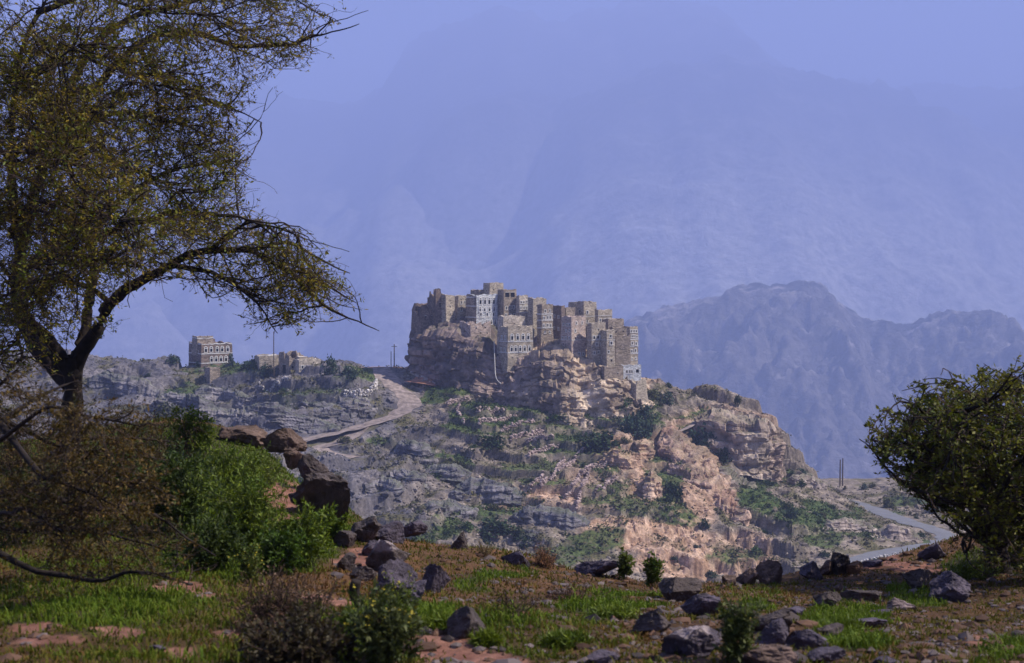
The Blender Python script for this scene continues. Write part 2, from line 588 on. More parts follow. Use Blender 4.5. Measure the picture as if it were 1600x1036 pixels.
def hill_h(x, y):
    """bilinear height of the built hillside"""
    x, y = np.asarray(x, float), np.asarray(y, float)
    i, j = _ix(x, gx), _ix(y, gy)
    fx = np.clip((x - gx[i]) / (gx[i + 1] - gx[i]), 0, 1)
    fy = np.clip((y - gy[j]) / (gy[j + 1] - gy[j]), 0, 1)
    return (GZ[j, i] * (1 - fx) + GZ[j, i + 1] * fx) * (1 - fy) + (GZ[j + 1, i] * (1 - fx) + GZ[j + 1, i + 1] * fx) * fy


def hit(px, py, zf, d0, d1, n=900):
    """first point of the ground seen at a pixel"""
    d = np.linspace(d0, d1, n)
    P = at(px, py, d)
    below = P[:, 2] <= zf(P[:, 0], P[:, 1])
    if not below.any():
        k = np.argmin(P[:, 2] - zf(P[:, 0], P[:, 1]))
    else:
        k = np.argmax(below)
    return P[k]


def hill_hit(px, py):
    return hit(px, py, hill_h, 280, 440)


def ribbon(name, line, hw, zoff, mat, nw=5, crown=0.05):
    t = np.gradient(line[:, :2], axis=0)
    t /= np.linalg.norm(t, axis=1)[:, None]
    nrm = np.stack([-t[:, 1], t[:, 0]], -1)
    w = np.linspace(-1, 1, nw)
    edge = 1 + 0.45 * fbm(line[:, None, :2] * 0.35 + w[None, :, None] * 5, 2, 3)
    V = np.zeros((len(line), nw, 3))
    V[..., :2] = line[:, None, :2] + nrm[:, None] * (w[None, :, None] * hw * edge[..., None])
    V[..., 2] = np.maximum(line[:, None, 2], hill_h(V[..., 0], V[..., 1])) + zoff + crown * (1 - w ** 2)
    o = mk(name, V, grid_faces(len(line), nw), mat, smooth=True)
    return tag(o, kind='structure')


ribbon('dirt_track', TRACK, 2.7, 0.10, M['dirt'])
ribbon('side_track', SPUR, 2.0, 0.18, M['dirt'])
ribbon('asphalt_road', ROAD, 2.7, 0.12, M['asphalt'])

# ------------------------------------------------------------------ far land
valley = mk('valley_floor', [(-16000, -9000, -660), (16000, -9000, -660), (16000, 19000, -660), (-16000, 19000, -660)], [(0, 1, 2, 3)], M['mountain'], np.tile(C3(.2, .17, .15), (4, 1)))
tag(valley, kind='structure')


def range_mesh(name, crest, d, res, slope, namp, nsc, seed, colour, base=-660, wid=1.0, back=0.7):
    cr = np.array(crest, float)
    X = (cr[:, 0] - 800) / FPX * d
    Zc = at(cr[:, 0], cr[:, 1], d)[:, 2]
    x = np.arange(X[0], X[-1], res)
    zc = np.interp(x, X, Zc)
    jag = d * ((.0042 if d < 5000 else .0085) * fbm(np.stack([x / (d * .016), x * 0], -1), 4, seed + 15, .6) + .0012 * ridged(np.stack([x / (d * .004), x * 0], -1), 3, seed + 16))
    H = zc.max() - base
    y = np.arange(d - H / slope * 1.25, d + H / slope * back, res)
    XX, YY = np.meshgrid(x, y)
    yc = d + 0.09 * d * fbm(np.stack([x / (d * .12), x * 0], -1), 3, seed)
    ZC = np.broadcast_to(zc, XX.shape)
    dy = yc[None] - YY
    P = np.stack([XX, YY * 1.7], -1)
    warp = fbm(P / (nsc * 2.2), 3, seed + 3) * nsc * .9
    run = np.abs(dy) + warp * sstep(0, nsc, np.abs(dy))
    rise = np.where(dy > 0, 1.0, 1.3)
    prof = np.maximum(run, 0) * slope * rise
    prof = prof * (0.75 + 0.25 * sstep(0, H, prof))
    gul = ridged(P / nsc, 5, seed + 7, .55)
    fine = ridged(P / (nsc * .22), 4, seed + 9, .6)
    away = sstep(0, nsc * .6, np.abs(dy))
    Z = ZC - prof + jag[None] * np.exp(-np.abs(dy) / (nsc * .35)) + namp * (gul * away + (.32 if d < 5000 else .16) * fine * (.25 + .75 * away)) - namp * .3 * away
    Z = np.maximum(Z, base - 5)
    V = np.stack([XX, YY, Z], -1)
    st = np.hypot(np.gradient(Z, res, axis=0), np.gradient(Z, res, axis=1))
    n = fbm(P / (nsc * .3), 4, seed + 11)
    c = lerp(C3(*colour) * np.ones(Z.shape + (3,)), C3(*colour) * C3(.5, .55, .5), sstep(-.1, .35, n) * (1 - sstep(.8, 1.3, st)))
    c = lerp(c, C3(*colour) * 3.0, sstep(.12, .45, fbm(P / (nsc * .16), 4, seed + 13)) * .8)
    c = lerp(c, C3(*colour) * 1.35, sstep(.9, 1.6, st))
    if d > 7000:      # milky low haze painted into the rock colour: paler towards the foot
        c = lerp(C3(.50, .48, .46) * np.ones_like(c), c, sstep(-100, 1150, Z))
    o = mk(name, V, grid_faces(*Z.shape), M['mountain'], c.reshape(-1, 3), smooth=True)
    return tag(o, kind='structure')


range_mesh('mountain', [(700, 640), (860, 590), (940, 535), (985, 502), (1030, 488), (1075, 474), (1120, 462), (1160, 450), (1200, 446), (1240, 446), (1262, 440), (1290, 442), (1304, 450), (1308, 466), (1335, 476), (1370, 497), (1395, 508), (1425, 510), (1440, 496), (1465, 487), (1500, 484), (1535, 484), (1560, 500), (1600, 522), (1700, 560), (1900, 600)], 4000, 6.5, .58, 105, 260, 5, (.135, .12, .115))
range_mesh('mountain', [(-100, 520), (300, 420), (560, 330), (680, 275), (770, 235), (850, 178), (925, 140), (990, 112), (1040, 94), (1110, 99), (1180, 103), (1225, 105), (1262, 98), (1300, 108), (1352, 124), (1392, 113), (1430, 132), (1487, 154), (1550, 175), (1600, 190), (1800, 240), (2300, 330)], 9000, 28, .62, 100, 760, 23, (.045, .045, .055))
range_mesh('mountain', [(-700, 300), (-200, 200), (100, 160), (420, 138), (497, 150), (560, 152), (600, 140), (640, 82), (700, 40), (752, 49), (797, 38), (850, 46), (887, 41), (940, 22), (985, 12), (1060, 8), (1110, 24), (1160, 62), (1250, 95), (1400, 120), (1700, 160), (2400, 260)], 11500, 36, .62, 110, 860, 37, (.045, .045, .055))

# ------------------------------------------------------------------ cliffs
def resample(P, n):
    P = np.asarray(P, float)
    s = np.r_[0, np.cumsum(np.linalg.norm(np.diff(P, axis=0), axis=1))]
    t = np.linspace(0, s[-1], n)
    return np.stack([np.interp(t, s, P[:, k]) for k in range(P.shape[1])], -1), t


def cliff(name, rows, nu, nvs, amp, colfun, seed, bed=1.3, crack=7.0, cw=.55):
    """A rock body lofted through world polylines (rows), broken into beds and cracks."""
    L = [resample(at(*np.array(r, float).T), nu)[0] for r in rows]
    s = resample(L[0], nu)[1]
    G = []
    lev = []
    for k, (a, b, nv) in enumerate(zip(L[:-1], L[1:], nvs)):
        t = np.linspace(0, 1, nv, endpoint=(k == len(nvs) - 1))
        G.append(a[None] + (b - a)[None] * t[:, None, None])
        lev.append(k + t)
    G = np.concatenate(G, 0)
    lev = np.concatenate(lev)
    du = np.gradient(G, axis=1)
    dv = np.gradient(G, axis=0)
    n = np.cross(du, dv)
    n /= np.linalg.norm(n, axis=-1, keepdims=True) + 1e-9
    # bedding: shared height of each bed pushed in or out
    zz = G[..., 2] + fbm(G * 0.05, 3, seed) * 1.6 + 0.04 * G[..., 0]
    bedi = np.floor(zz / bed)
    bf = zz / bed - bedi
    step = _hash(bedi.astype(int), np.floor(s / 9.0 + .8 * vnoise(np.stack([bedi, bedi], -1) * .37, 8)).astype(int) + 0 * bedi.astype(int), bedi.astype(int) * 0, seed) - .5
    lip = sstep(.0, .2, bf) * (1 - sstep(.72, 1., bf))
    u2 = np.stack([np.broadcast_to(s, zz.shape) / crack, zz * .045, zz * 0], -1)
    cr = ridged(u2 + .25 * fbm(G * .1, 2, seed + 4)[..., None], 3, seed + 5)
    big = fbm(G * 0.07, 4, seed + 1)
    fine = fbm(G * 0.6, 4, seed + 2)
    blk = fbm(np.floor(G * np.array([.45, .45, .8]) + .6 * fbm(G * .3, 2, seed + 8)[..., None]) * 3.1, 1, seed + 6)
    dsp = amp * (1.1 * big + .6 * step * lip * 1.3 + cw * cr + .3 * fine + .4 * blk)
    V = G + n * dsp[..., None]
    V[..., 2] += 0.25 * fine * amp * .3
    c = colfun(V, cr, step * lip, fine, lev, np.broadcast_to(s / s[-1], zz.shape))
    o = mk(name, V, grid_faces(*zz.shape), M['cliff'], np.clip(c, .02, .8).reshape(-1, 3), smooth=False)
    return o, V


def rock_colour(a, b, dark, green=0.3):
    a, b, dark = C3(*a), C3(*b), C3(*dark)

    def f(V, cr, step, fine, lev, su):
        n = fbm(V * .11, 4, 71)
        c = lerp(a, b, sstep(-.4, .4, n + .5 * step))
        c = lerp(c, dark, sstep(.25, .75, cr + .3 * n) * .55)
        c = c * (1 + .45 * fine + .4 * step)[..., None]
        nz = np.zeros(V.shape[:2])
        dz = np.gradient(V, axis=0)
        flat = 1 - np.abs(dz[..., 2]) / (np.linalg.norm(dz, axis=-1) + 1e-9)
        g = sstep(.35, .8, flat + .5 * fbm(V * .25, 3, 77)) * green
        c = lerp(c, C3(.07, .09, .03), np.clip(g, 0, .9))
        return c
    return f


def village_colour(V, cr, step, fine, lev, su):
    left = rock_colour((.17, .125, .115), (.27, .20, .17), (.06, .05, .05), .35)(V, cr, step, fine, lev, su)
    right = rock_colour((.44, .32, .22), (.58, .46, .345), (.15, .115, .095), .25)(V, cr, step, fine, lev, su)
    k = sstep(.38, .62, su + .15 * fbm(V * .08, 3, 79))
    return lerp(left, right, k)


crag, crag_v = cliff('village_crag', [
    [(646, 598, 402), (652, 606, 393), (700, 620, 386), (745, 634, 380), (790, 642, 377), (830, 652, 374), (870, 668, 370), (905, 672, 369), (945, 668, 371), (985, 662, 374), (1022, 655, 380), (1040, 640, 392)],
    [(650, 568, 403), (656, 572, 394), (700, 580, 387.5), (745, 596, 382), (790, 606, 379), (830, 612, 376), (870, 615, 372.5), (905, 620, 372), (945, 628, 374), (985, 632, 377), (1020, 630, 383), (1034, 622, 393)],
    [(652, 524, 404), (656, 528, 396), (700, 526, 391), (745, 540, 386), (790, 568, 383), (830, 565, 380), (870, 556, 378), (905, 564, 378), (945, 572, 379), (985, 600, 381), (1010, 604, 386), (1020, 602, 395)],
    [(662, 518, 408), (676, 512, 406), (700, 506, 405), (740, 500, 404), (790, 500, 403), (830, 510, 402), (870, 525, 400), (905, 540, 398), (945, 556, 396), (975, 575, 395), (1000, 594, 396), (1008, 600, 400)],
    [(664, 600, 428), (676, 600, 430), (700, 600, 432), (740, 600, 432), (790, 600, 432), (830, 600, 432), (870, 610, 430), (905, 615, 428), (945, 620, 426), (975, 625, 424), (1000, 630, 422), (1008, 635, 418)],
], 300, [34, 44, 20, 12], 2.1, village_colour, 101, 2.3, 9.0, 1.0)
tag(crag, 'craggy rock outcrop that carries the village houses', kind='structure')

c2, _ = cliff('cliff_face', [
    [(1085, 712, 371), (1110, 726, 366), (1150, 742, 362), (1185, 750, 363), (1216, 752, 370), (1228, 750, 382), (1226, 740, 396)],
    [(1086, 682, 373), (1110, 692, 368), (1150, 706, 364), (1185, 712, 365), (1212, 712, 372), (1220, 712, 384), (1218, 712, 396)],
    [(1090, 652, 376), (1112, 656, 371), (1150, 664, 366), (1185, 668, 367), (1208, 674, 374), (1213, 676, 385), (1210, 676, 396)],
    [(1092, 640, 386), (1112, 642, 384), (1150, 646, 382), (1180, 652, 382), (1200, 660, 385), (1204, 664, 390), (1204, 668, 398)],
], 170, [34, 34, 16], 2.0, rock_colour((.30, .22, .175), (.43, .34, .27), (.13, .10, .09), .35), 131, 2.4, 7.0)
tag(c2, 'tan cliff at the end of the ridge', kind='structure')
c3, _ = cliff('cliff_face', [
    [(1032, 728, 354), (1050, 762, 345), (1080, 800, 335), (1110, 822, 328), (1148, 838, 323), (1165, 838, 326)],
    [(1028, 690, 360), (1048, 708, 354), (1082, 735, 345), (1112, 766, 337), (1148, 800, 329), (1168, 812, 330)],
    [(1034, 672, 368), (1056, 680, 364), (1092, 700, 358), (1122, 735, 350), (1152, 780, 340), (1172, 800, 336)],
    [(1040, 668, 378), (1062, 676, 376), (1098, 695, 372), (1128, 730, 364), (1156, 776, 352), (1180, 796, 344)],
], 150, [34, 26, 12], 1.9, rock_colour((.36, .215, .155), (.46, .32, .24), (.14, .095, .085), .3), 151, 1.5, 6.0)
tag(c3, 'reddish broken cliff on the hillside', kind='structure')
c4, _ = cliff('cliff_face', [
    [(1120, 760, 352), (1150, 800, 342), (1180, 830, 334), (1210, 830, 338)],
    [(1124, 735, 357), (1156, 768, 347), (1186, 800, 338), (1214, 815, 340)],
    [(1135, 725, 366), (1168, 758, 356), (1198, 792, 346), (1222, 810, 346)],
], 90, [22, 10], 1.6, rock_colour((.25, .20, .185), (.34, .27, .24), (.11, .09, .085), .5), 171, 1.4, 5.0)
tag(c4, 'grey weathered rock rib on the hillside', kind='structure')
for k, (px, py, w, h) in enumerate([(500, 640, 110, 12), (400, 660, 150, 14), (560, 628, 60, 10), (830, 845, 90, 14), (700, 800, 90, 14), (640, 750, 60, 12), (962, 732, 60, 34), (1005, 712, 40, 28), (1020, 775, 30, 40), (760, 775, 110, 26), (650, 712, 70, 22), (860, 818, 120, 24), (600, 765, 60, 20), (440, 655, 120, 20), (360, 625, 110, 18), (555, 640, 80, 14), (300, 640, 110, 24), (200, 610, 120, 20), (1330, 830, 90, 22), (1400, 842, 80, 18), (700, 742, 70, 16), (480, 668, 100, 16), (1260, 760, 60, 18)]):
    pts = [hill_hit(px + w * (t - .5), py + (.22 * w * (t - .5) if px < 700 else .1 * w * (t - .5)))[1] for t in np.linspace(0, 1, 6)]
    pts = np.minimum(np.array(pts), np.median(pts) + 4)
    dd = np.linspace(0, 1, 6)
    bx = px + w * (dd - .5)
    by = py + (.22 * w * (dd - .5) if px < 700 else .1 * w * (dd - .5))
    arch = np.sin(np.pi * np.clip(dd, .02, .98)) ** .5
    orange = px in (962, 1005, 1020)
    rc = ((.44, .29, .20), (.54, .39, .29), (.2, .14, .11)) if orange else (((.14, .13, .145), (.23, .205, .21), (.06, .055, .06)) if px < 950 else ((.29, .23, .2), (.38, .31, .27), (.12, .1, .09)))
    o_, _ = cliff('rock_ledge', [np.c_[bx, by + 10, pts - 1.5], np.c_[bx, by - h * .75 * arch + 2, pts + .5], np.c_[bx, by - h * arch, pts + 3.0], np.c_[bx, by - h * arch + 3, pts + 9]],
                   int(w * 1.1), [16, 10, 8], 1.0, rock_colour(*rc, .45), 200 + k, .8, 3.0)
    tag(o_, kind='structure')

# ------------------------------------------------------------------ houses
WIN = {}


def quadbox(x0, x1, y0, y1, z0, z1):
    V = [(x, y, z) for z in (z0, z1) for x, y in ((x0, y0), (x1, y0), (x1, y1), (x0, y1))]
    F = [(0, 3, 2, 1), (4, 5, 6, 7), (0, 1, 5, 4), (1, 2, 6, 5), (2, 3, 7, 6), (3, 0, 4, 7)]
    return V, F


def join(parts):
    V, F = [], []
    for v, f in parts:
        b = len(V)
        V += list(v)
        F += [tuple(i + b for i in q) for q in f]
    return V, F


def arch_ring(r0, r1, y0, y1, zc, n=7):
    V, F = [], []
    for k in range(n + 1):
        a = math.pi * k / n
        for r in (r0, r1):
            for y in (y0, y1):
                V.append((math.cos(a) * r, y, zc + math.sin(a) * r))
    for k in range(n):
        b = k * 4
        F += [(b, b + 4, b + 6, b + 2), (b + 1, b + 3, b + 7, b + 5), (b + 2, b + 6, b + 7, b + 3), (b, b + 1, b + 5, b + 4)]
    return V, F


def window_meshes(style, w, h):
    """surround mesh and pane mesh; x along the wall, -y outward, z up from the sill"""
    key = (style, round(w, 2), round(h, 2))
    if key in WIN:
        return WIN[key]
    t, p = 0.16, 0.09
    b = []
    hw = w / 2
    fr = M['white'] if style in ('arch', 'white', 'plain') else M['pale']
    if style in ('arch', 'white', 'plain'):
        if style == 'plain':
            t, p = .12, .04
        b.append(quadbox(-hw - t, -hw + .02, -p, .2, -.05, h + t))
        b.append(quadbox(hw - .02, hw + t, -p, .2, -.05, h + t))
        b.append(quadbox(-hw + .02, hw - .02, -p, .2, h - .02, h + t))
        b.append(quadbox(-hw - t * 1.4, hw + t * 1.4, -p - .05, .2, -.05 - t, -.052))
    if style == 'arch':
        b.append(arch_ring(hw * .82, hw + t, -p, .06, h + t + .004, 8))
    if style == 'hole':
        b.append(quadbox(-hw - .1, hw + .1, -.03, .15, h, h + .14))
    v, f = join(b)
    sur = mk('window', v, [np.array(f)], fr, mesh_only=True)
    pv_ = [(-hw, .22, 0), (hw, .22, 0), (hw, .22, h), (-hw, .22, h)]
    pf = [(0, 1, 2, 3)]
    if style == 'arch':
        n = 8
        base = len(pv_)
        pv_.append((0, -.03, h + t + .01))
        for k in range(n + 1):
            a = math.pi * k / n
            pv_.append((math.cos(a) * hw * .84, -.03, h + t + .01 + math.sin(a) * hw * .84))
        tri = [(base, base + 1 + k, base + 2 + k) for k in range(n)]
        pan = mk('pane', pv_, [np.array(pf), np.array(tri)], M['pane'], mesh_only=True)
    else:
        pan = mk('pane', pv_, [np.array(pf)], M['pane'], mesh_only=True)
    WIN[key] = (sur, pan)
    return WIN[key]


def house(label, px0, pxc, px1, pyt, pyb, d, stone='tan', a=32, right=(), left=(), bands=(), sink=4.0, ruin=0.0, batter=.035, name='stone_house', roof='roof', drop=0.0, back=None, cat='house', seed=None, whiteband=True, parapet=.55, side=None, room=None):
    """px0 | pxc | px1: left end, near corner and right end of the house; right/left: window rows
    (height fraction, count, style, width, height[, from, to])."""
    seed = seed or int(px0 * 7 + pyt)
    a = R(a + 8)
    C = at(pxc, pyb, d)
    H = at(pxc, pyt, d)[2] - C[2]
    sc = d / FPX
    W1 = max(1.5, (px1 - pxc) * sc / math.cos(a))
    W0 = max(1.5, (pxc - px0) * sc / math.sin(a)) if pxc - px0 > 1 else (back or W1 * .8)
    if back:
        W0 = max(W0, back)
    W0 = min(W0, 13)
    t1 = np.array([math.cos(a), math.sin(a), 0])
    t0 = np.array([-math.sin(a), math.cos(a), 0])
    root = empty(name, C)
    tag(root, label, cat, 'stone tower houses of the hilltop village' if name == 'stone_house' else None)
    ctr = t1 * W1 / 2 + t0 * W0 / 2
    corners = [t0 * W0, t0 * 0, t1 * W1, t1 * W1 + t0 * W0]      # left-back, near corner, right end, far corner

    def deform(P):
        P = np.array(P, float)
        k = 1 - batter * P[..., 2:3] / max(H, 6) * 1.6
        P[..., :2] = ctr[:2] + (P[..., :2] - ctr[:2]) * k
        q = (P + C) * .35
        P = P + np.stack([fbm(q, 2, 201), fbm(q, 2, 203), 0 * q[..., 0]], -1) * .16
        top = sstep(H - 1.8 - ruin, H, P[..., 2])
        P[..., 2] += top * (fbm((P + C) * 1.1, 3, seed) * .5 - drop * 0 - ruin * np.maximum(0, .5 + 2.6 * fbm(np.floor((P + C)[..., :2] * .9) * .62, 3, seed + 5)))
        return P

    V, F, UV = [], [], []

    def face(A, B, wins, fi):
        L = np.linalg.norm(B - A)
        t = (B - A) / L
        us = {0.0, L}
        vs = {-sink, 0.0, H}
        for (u0, u1, v0, v1) in wins:
            us |= {u0, u1}
            vs |= {v0, v1}

        def fill(s, mx):
            s = sorted(s)
            out = [s[0]]
            for x0, x1 in zip(s[:-1], s[1:]):
                if x1 - x0 < 1e-4:
                    continue
                k = max(1, math.ceil((x1 - x0) / mx))
                out += [x0 + (x1 - x0) * (j + 1) / k for j in range(k)]
            return out
        us, vs = fill(us, .8), fill(vs, .9)
        nrm = np.array([t[1], -t[0], 0])
        b = len(V)
        for v in vs:
            for u in us:
                V.append(A + t * u + np.array([0, 0, v]))
                UV.append((u + fi * 13.7, v))
        nu = len(us)
        for j in range(len(vs) - 1):
            for i in range(nu - 1):
                um, vm = (us[i] + us[i + 1]) / 2, (vs[j] + vs[j + 1]) / 2
                if any(u0 < um < u1 and v0 < vm < v1 for u0, u1, v0, v1 in wins):
                    continue
                F.append((b + j * nu + i, b + j * nu + i + 1, b + (j + 1) * nu + i + 1, b + (j + 1) * nu + i))
        for (u0, u1, v0, v1) in wins:      # reveals
            b2 = len(V)
            for dep in (0, .35):
                for (u, v) in ((u0, v0), (u1, v0), (u1, v1), (u0, v1)):
                    V.append(A + t * u + np.array([0, 0, v]) - nrm * dep)
                    UV.append((u + dep, v))
            for k in range(4):
                F.append((b2 + k, b2 + 4 + k, b2 + 4 + (k + 1) % 4, b2 + (k + 1) % 4))

    def layout(rows, L, seed):
        wins, pl = [], []
        rr = random.Random(seed)
        for row in rows:
            fr, n, style, w, h = row[:5]
            u0, u1 = (row[5], row[6]) if len(row) > 5 else (.06, .94)
            for k in range(n):
                j_ = .1 if style == 'arch' else .13
                u = L * (u0 + (u1 - u0) * (k + .5) / n) + rr.uniform(-j_, j_)
                if style in ('hole', 'plain') and rr.random() < .1:
                    continue
                if u - w / 2 < .25 or u + w / 2 > L - .25:
                    continue
                v = H * fr + rr.uniform(-.12, .12) * (style != 'arch')
                if v + h > H - .2:
                    continue
                r_ = (u - w / 2, u + w / 2, v, v + h)
                if any(r_[0] < q[1] and q[0] < r_[1] and r_[2] < q[3] and q[2] < r_[3] for q in wins):
                    continue
                wins.append(r_)
                pl.append((u, v, style, w, h))
        return wins, pl

    wl, pl_l = layout(left, W0, seed + 1)
    wr, pl_r = layout(right, W1, seed + 2)
    face(corners[0], corners[1], wl, 0)
    nleft = len(F)
    face(corners[1], corners[2], wr, 1)
    face(corners[2], corners[3], [], 2)
    face(corners[3], corners[0], [], 3)
    # parapet top and inside face, four sides
    inn = [ctr + (c - ctr) * (1 - .45 / np.linalg.norm(c[:2] - ctr[:2]) * 1.4) for c in corners]
    for k in range(4):
        A, B, Ai, Bi = corners[k], corners[(k + 1) % 4], inn[k], inn[(k + 1) % 4]
        n = max(2, math.ceil(np.linalg.norm(B - A) / .8))
        b = len(V)
        for j in range(n + 1):
            f = j / n
            for P, z in ((A + (B - A) * f, H), (Ai + (Bi - Ai) * f, H), (Ai + (Bi - Ai) * f, H - parapet - .4)):
                V.append(P + np.array([0, 0, z]))
                UV.append((f * n * .8, z - (0 if P is A else .4)))
        for j in range(n):
            q = b + j * 3
            F.append((q, q + 3, q + 4, q + 1))
            F.append((q + 1, q + 4, q + 5, q + 2))
    w_ = mk('wall', deform(V), [np.array(F)], STONE[stone], parent=root, uv=UV)
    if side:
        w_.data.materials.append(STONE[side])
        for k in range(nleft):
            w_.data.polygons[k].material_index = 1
    rg = random.Random(seed + 77)
    if room or (room is None and ruin == 0 and W1 > 5 and W0 > 3.5 and rg.random() < .55):
        rw, rd_, rh = rg.uniform(1.8, 2.6), rg.uniform(1.8, 2.4), rg.uniform(.7, 1.5)
        o3 = t1 * rg.uniform(.6, max(.7, W1 - rw - .6)) + t0 * rg.uniform(.6, max(.7, W0 - rd_ - .5))
        cs = [o3, o3 + t1 * rw, o3 + t1 * rw + t0 * rd_, o3 + t0 * rd_]
        bv = [c + np.array([0, 0, H - parapet - .2]) for c in cs] + [ctr + (c - ctr) * 1.0 + np.array([0, 0, H + rh - rg.uniform(0, .35)]) for c in cs]
        mk('roof_room', bv, [(4, 5, 6, 7), (0, 1, 5, 4), (1, 2, 6, 5), (2, 3, 7, 6), (3, 0, 4, 7)], STONE[side or stone], parent=root, uv=[(k * 1.3, c[2]) for k, c in enumerate(bv)])
    rz = H - parapet
    rv = deform([np.array([*(ctr + (c - ctr) * .985)[:2], rz - (2.5 * ruin if ruin > 1 else 0)]) for c in inn])
    mk('roof', rv, [(1, 2, 3, 0)], M[roof], parent=root)

    def put(A, B, pl):
        t = (B - A) / np.linalg.norm(B - A)
        ang = math.atan2(t[1], t[0])
        for (u, v, style, w, h) in pl:
            s_, p_ = window_meshes(style, w, h)
            q = deform([A + t * u + np.array([0, 0, v])])[0]
            o = bpy.data.objects.new('window', s_)
            COL.objects.link(o)
            o.parent = root
            o.location = q
            o.rotation_euler = (0, 0, ang)
            pn = bpy.data.objects.new('pane', p_)
            COL.objects.link(pn)
            pn.parent = o
    put(corners[0], corners[1], pl_l)
    put(corners[1], corners[2], pl_r)
    for fr in bands:          # limewashed string courses round the two seen faces
        for A, B in ((corners[0], corners[1]), (corners[1], corners[2])):
            t = (B - A) / np.linalg.norm(B - A)
            nn = np.array([t[1], -t[0], 0])
            L = np.linalg.norm(B - A)
            k = max(2, int(L / .9))
            bv, bf = [], []
            for j in range(k + 1):
                for off, dz in ((-.1, 0), (.07, 0), (.07, .26), (-.1, .26)):
                    bv.append(A + t * (L * j / k) + nn * off + np.array([0, 0, H * fr + dz]))
            for j in range(k):
                for e in range(4):
                    bf.append((j * 4 + e, j * 4 + (e + 1) % 4, j * 4 + 4 + (e + 1) % 4, j * 4 + 4 + e))
            mk('string_course', deform(bv), [np.array(bf)], M['white' if whiteband else 'pale'], parent=root)
    return root


S_, A_, P_, W_, H_ = 'small', 'arch', 'plain', 'white', 'hole'


def r(fr, n, st, w=.62, h=.85, *rng):
    return (fr, n, st, w, h, *rng)


# back row, left to right
house('roofless ruined wall with a thin spike at the far left of the village', 656, 657, 684, 474, 519, 397, 'dark', 18, right=[r(.5, 2, H_, .4, .5)], ruin=2.2, back=7, name='ruined_tower', cat='ruin')
house('broken round-topped ruin standing tallest among the ruins at the left of the village', 679, 681, 697, 452, 516, 396.4, 'dark', 20, right=[r(.58, 1, H_, .7, 1.2), r(.2, 1, H_, 1.0, 1.3, .5, .95)], ruin=2.6, back=6, name='ruined_tower', cat='ruin')
house('tan stone tower joined to the right of the leftmost ruins', 692, 697, 711, 461, 512, 396, 'tan', 40, right=[r(.62, 1, H_, .35, .5), r(.4, 1, H_, .3, .4), r(.8, 1, H_, .3, .4)], back=6, sink=6)
house('flat-roofed stone house with pairs of small windows between ruins and blue-white house', 709, 715, 744, 462, 500, 400, 'tan', 30, right=[r(.68, 3, P_, .5, .75, .08, .7), r(.82, 3, H_, .35, .4, .08, .7), r(.36, 3, P_, .5, .75, .1, .7)], sink=6)
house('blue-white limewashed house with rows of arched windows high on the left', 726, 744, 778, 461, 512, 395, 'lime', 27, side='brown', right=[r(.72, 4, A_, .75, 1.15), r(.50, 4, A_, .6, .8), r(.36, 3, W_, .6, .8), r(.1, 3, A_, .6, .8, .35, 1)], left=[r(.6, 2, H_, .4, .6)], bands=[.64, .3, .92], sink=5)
house('topmost square stone block crowning the village skyline', 754, 765, 787, 442, 470, 404, 'tan', 33, right=[r(.55, 2, H_, .35, .5)], left=[r(.5, 1, H_, .4, .5)], sink=5)
house('low dark annex left of the topmost block on the skyline', 746, 749, 757, 453, 466, 405, 'brown', 33, sink=4, back=4)
house('house with an open roof veranda right of the blue-white house', 776, 787, 808, 453, 500, 398, 'brown', 30, right=[r(.77, 2, H_, 1.55, 1.3), r(.36, 3, P_, .55, .85), r(.12, 3, P_, .5, .7)], sink=6)
house('yellowish stone house with white windows behind the front main tower', 806, 811, 826, 462, 500, 399, 'pale', 30, right=[r(.7, 3, W_, .5, .6), r(.45, 3, A_, .5, .6)], bands=[.3], sink=5)
house('tall brown tower with a plain lit side behind the gap in the village centre', 824, 833, 855, 466, 520, 396, 'tan', 30, right=[r(.75, 2, H_, .4, .5), r(.5, 2, H_, .35, .5), r(.25, 2, H_, .4, .5)], left=[r(.6, 1, H_, .4, .6)], sink=7)
house('narrow tower with four white-banded window rows in the village centre', 839, 846, 865, 476, 536, 388, 'brown', 28, right=[r(.80, 2, P_, .5, .7), r(.62, 3, W_, .5, .75), r(.42, 3, W_, .5, .75), r(.25, 2, P_, .5, .6)], bands=[.58, .38, .74], sink=6)
house('shaded plain house wedged beside the narrow white-banded tower', 862, 877, 883, 478, 540, 392, 'dark', 32, left=[r(.7, 2, P_, .5, .7), r(.4, 2, P_, .5, .7)], sink=6)
house('low house with a pale roof strip behind the pinkish tower', 877, 884, 900, 481, 520, 394, 'brown', 32, sink=6)
house('wide flat-roofed skyline house with a dark left side, right half of village', 888, 912, 934, 472, 512, 396, 'tan', 28, right=[r(.55, 2, P_, .6, .8), r(.2, 2, P_, .5, .7)], left=[r(.55, 2, H_, .6, .9), r(.2, 2, P_, .5, .7)], bands=[.42], whiteband=False, sink=7)
house('skyline house stepping down at the right end of the back row', 930, 934, 958, 484, 515, 394, 'tan', 26, right=[r(.42, 3, P_, .5, .7), r(.1, 3, H_, .4, .5)], bands=[.68], whiteband=False, sink=6)
house('small house with a dark left side below the right end of the back row', 941, 950, 977, 499, 530, 391, 'brown', 26, right=[r(.4, 2, H_, .5, .6)], sink=6)
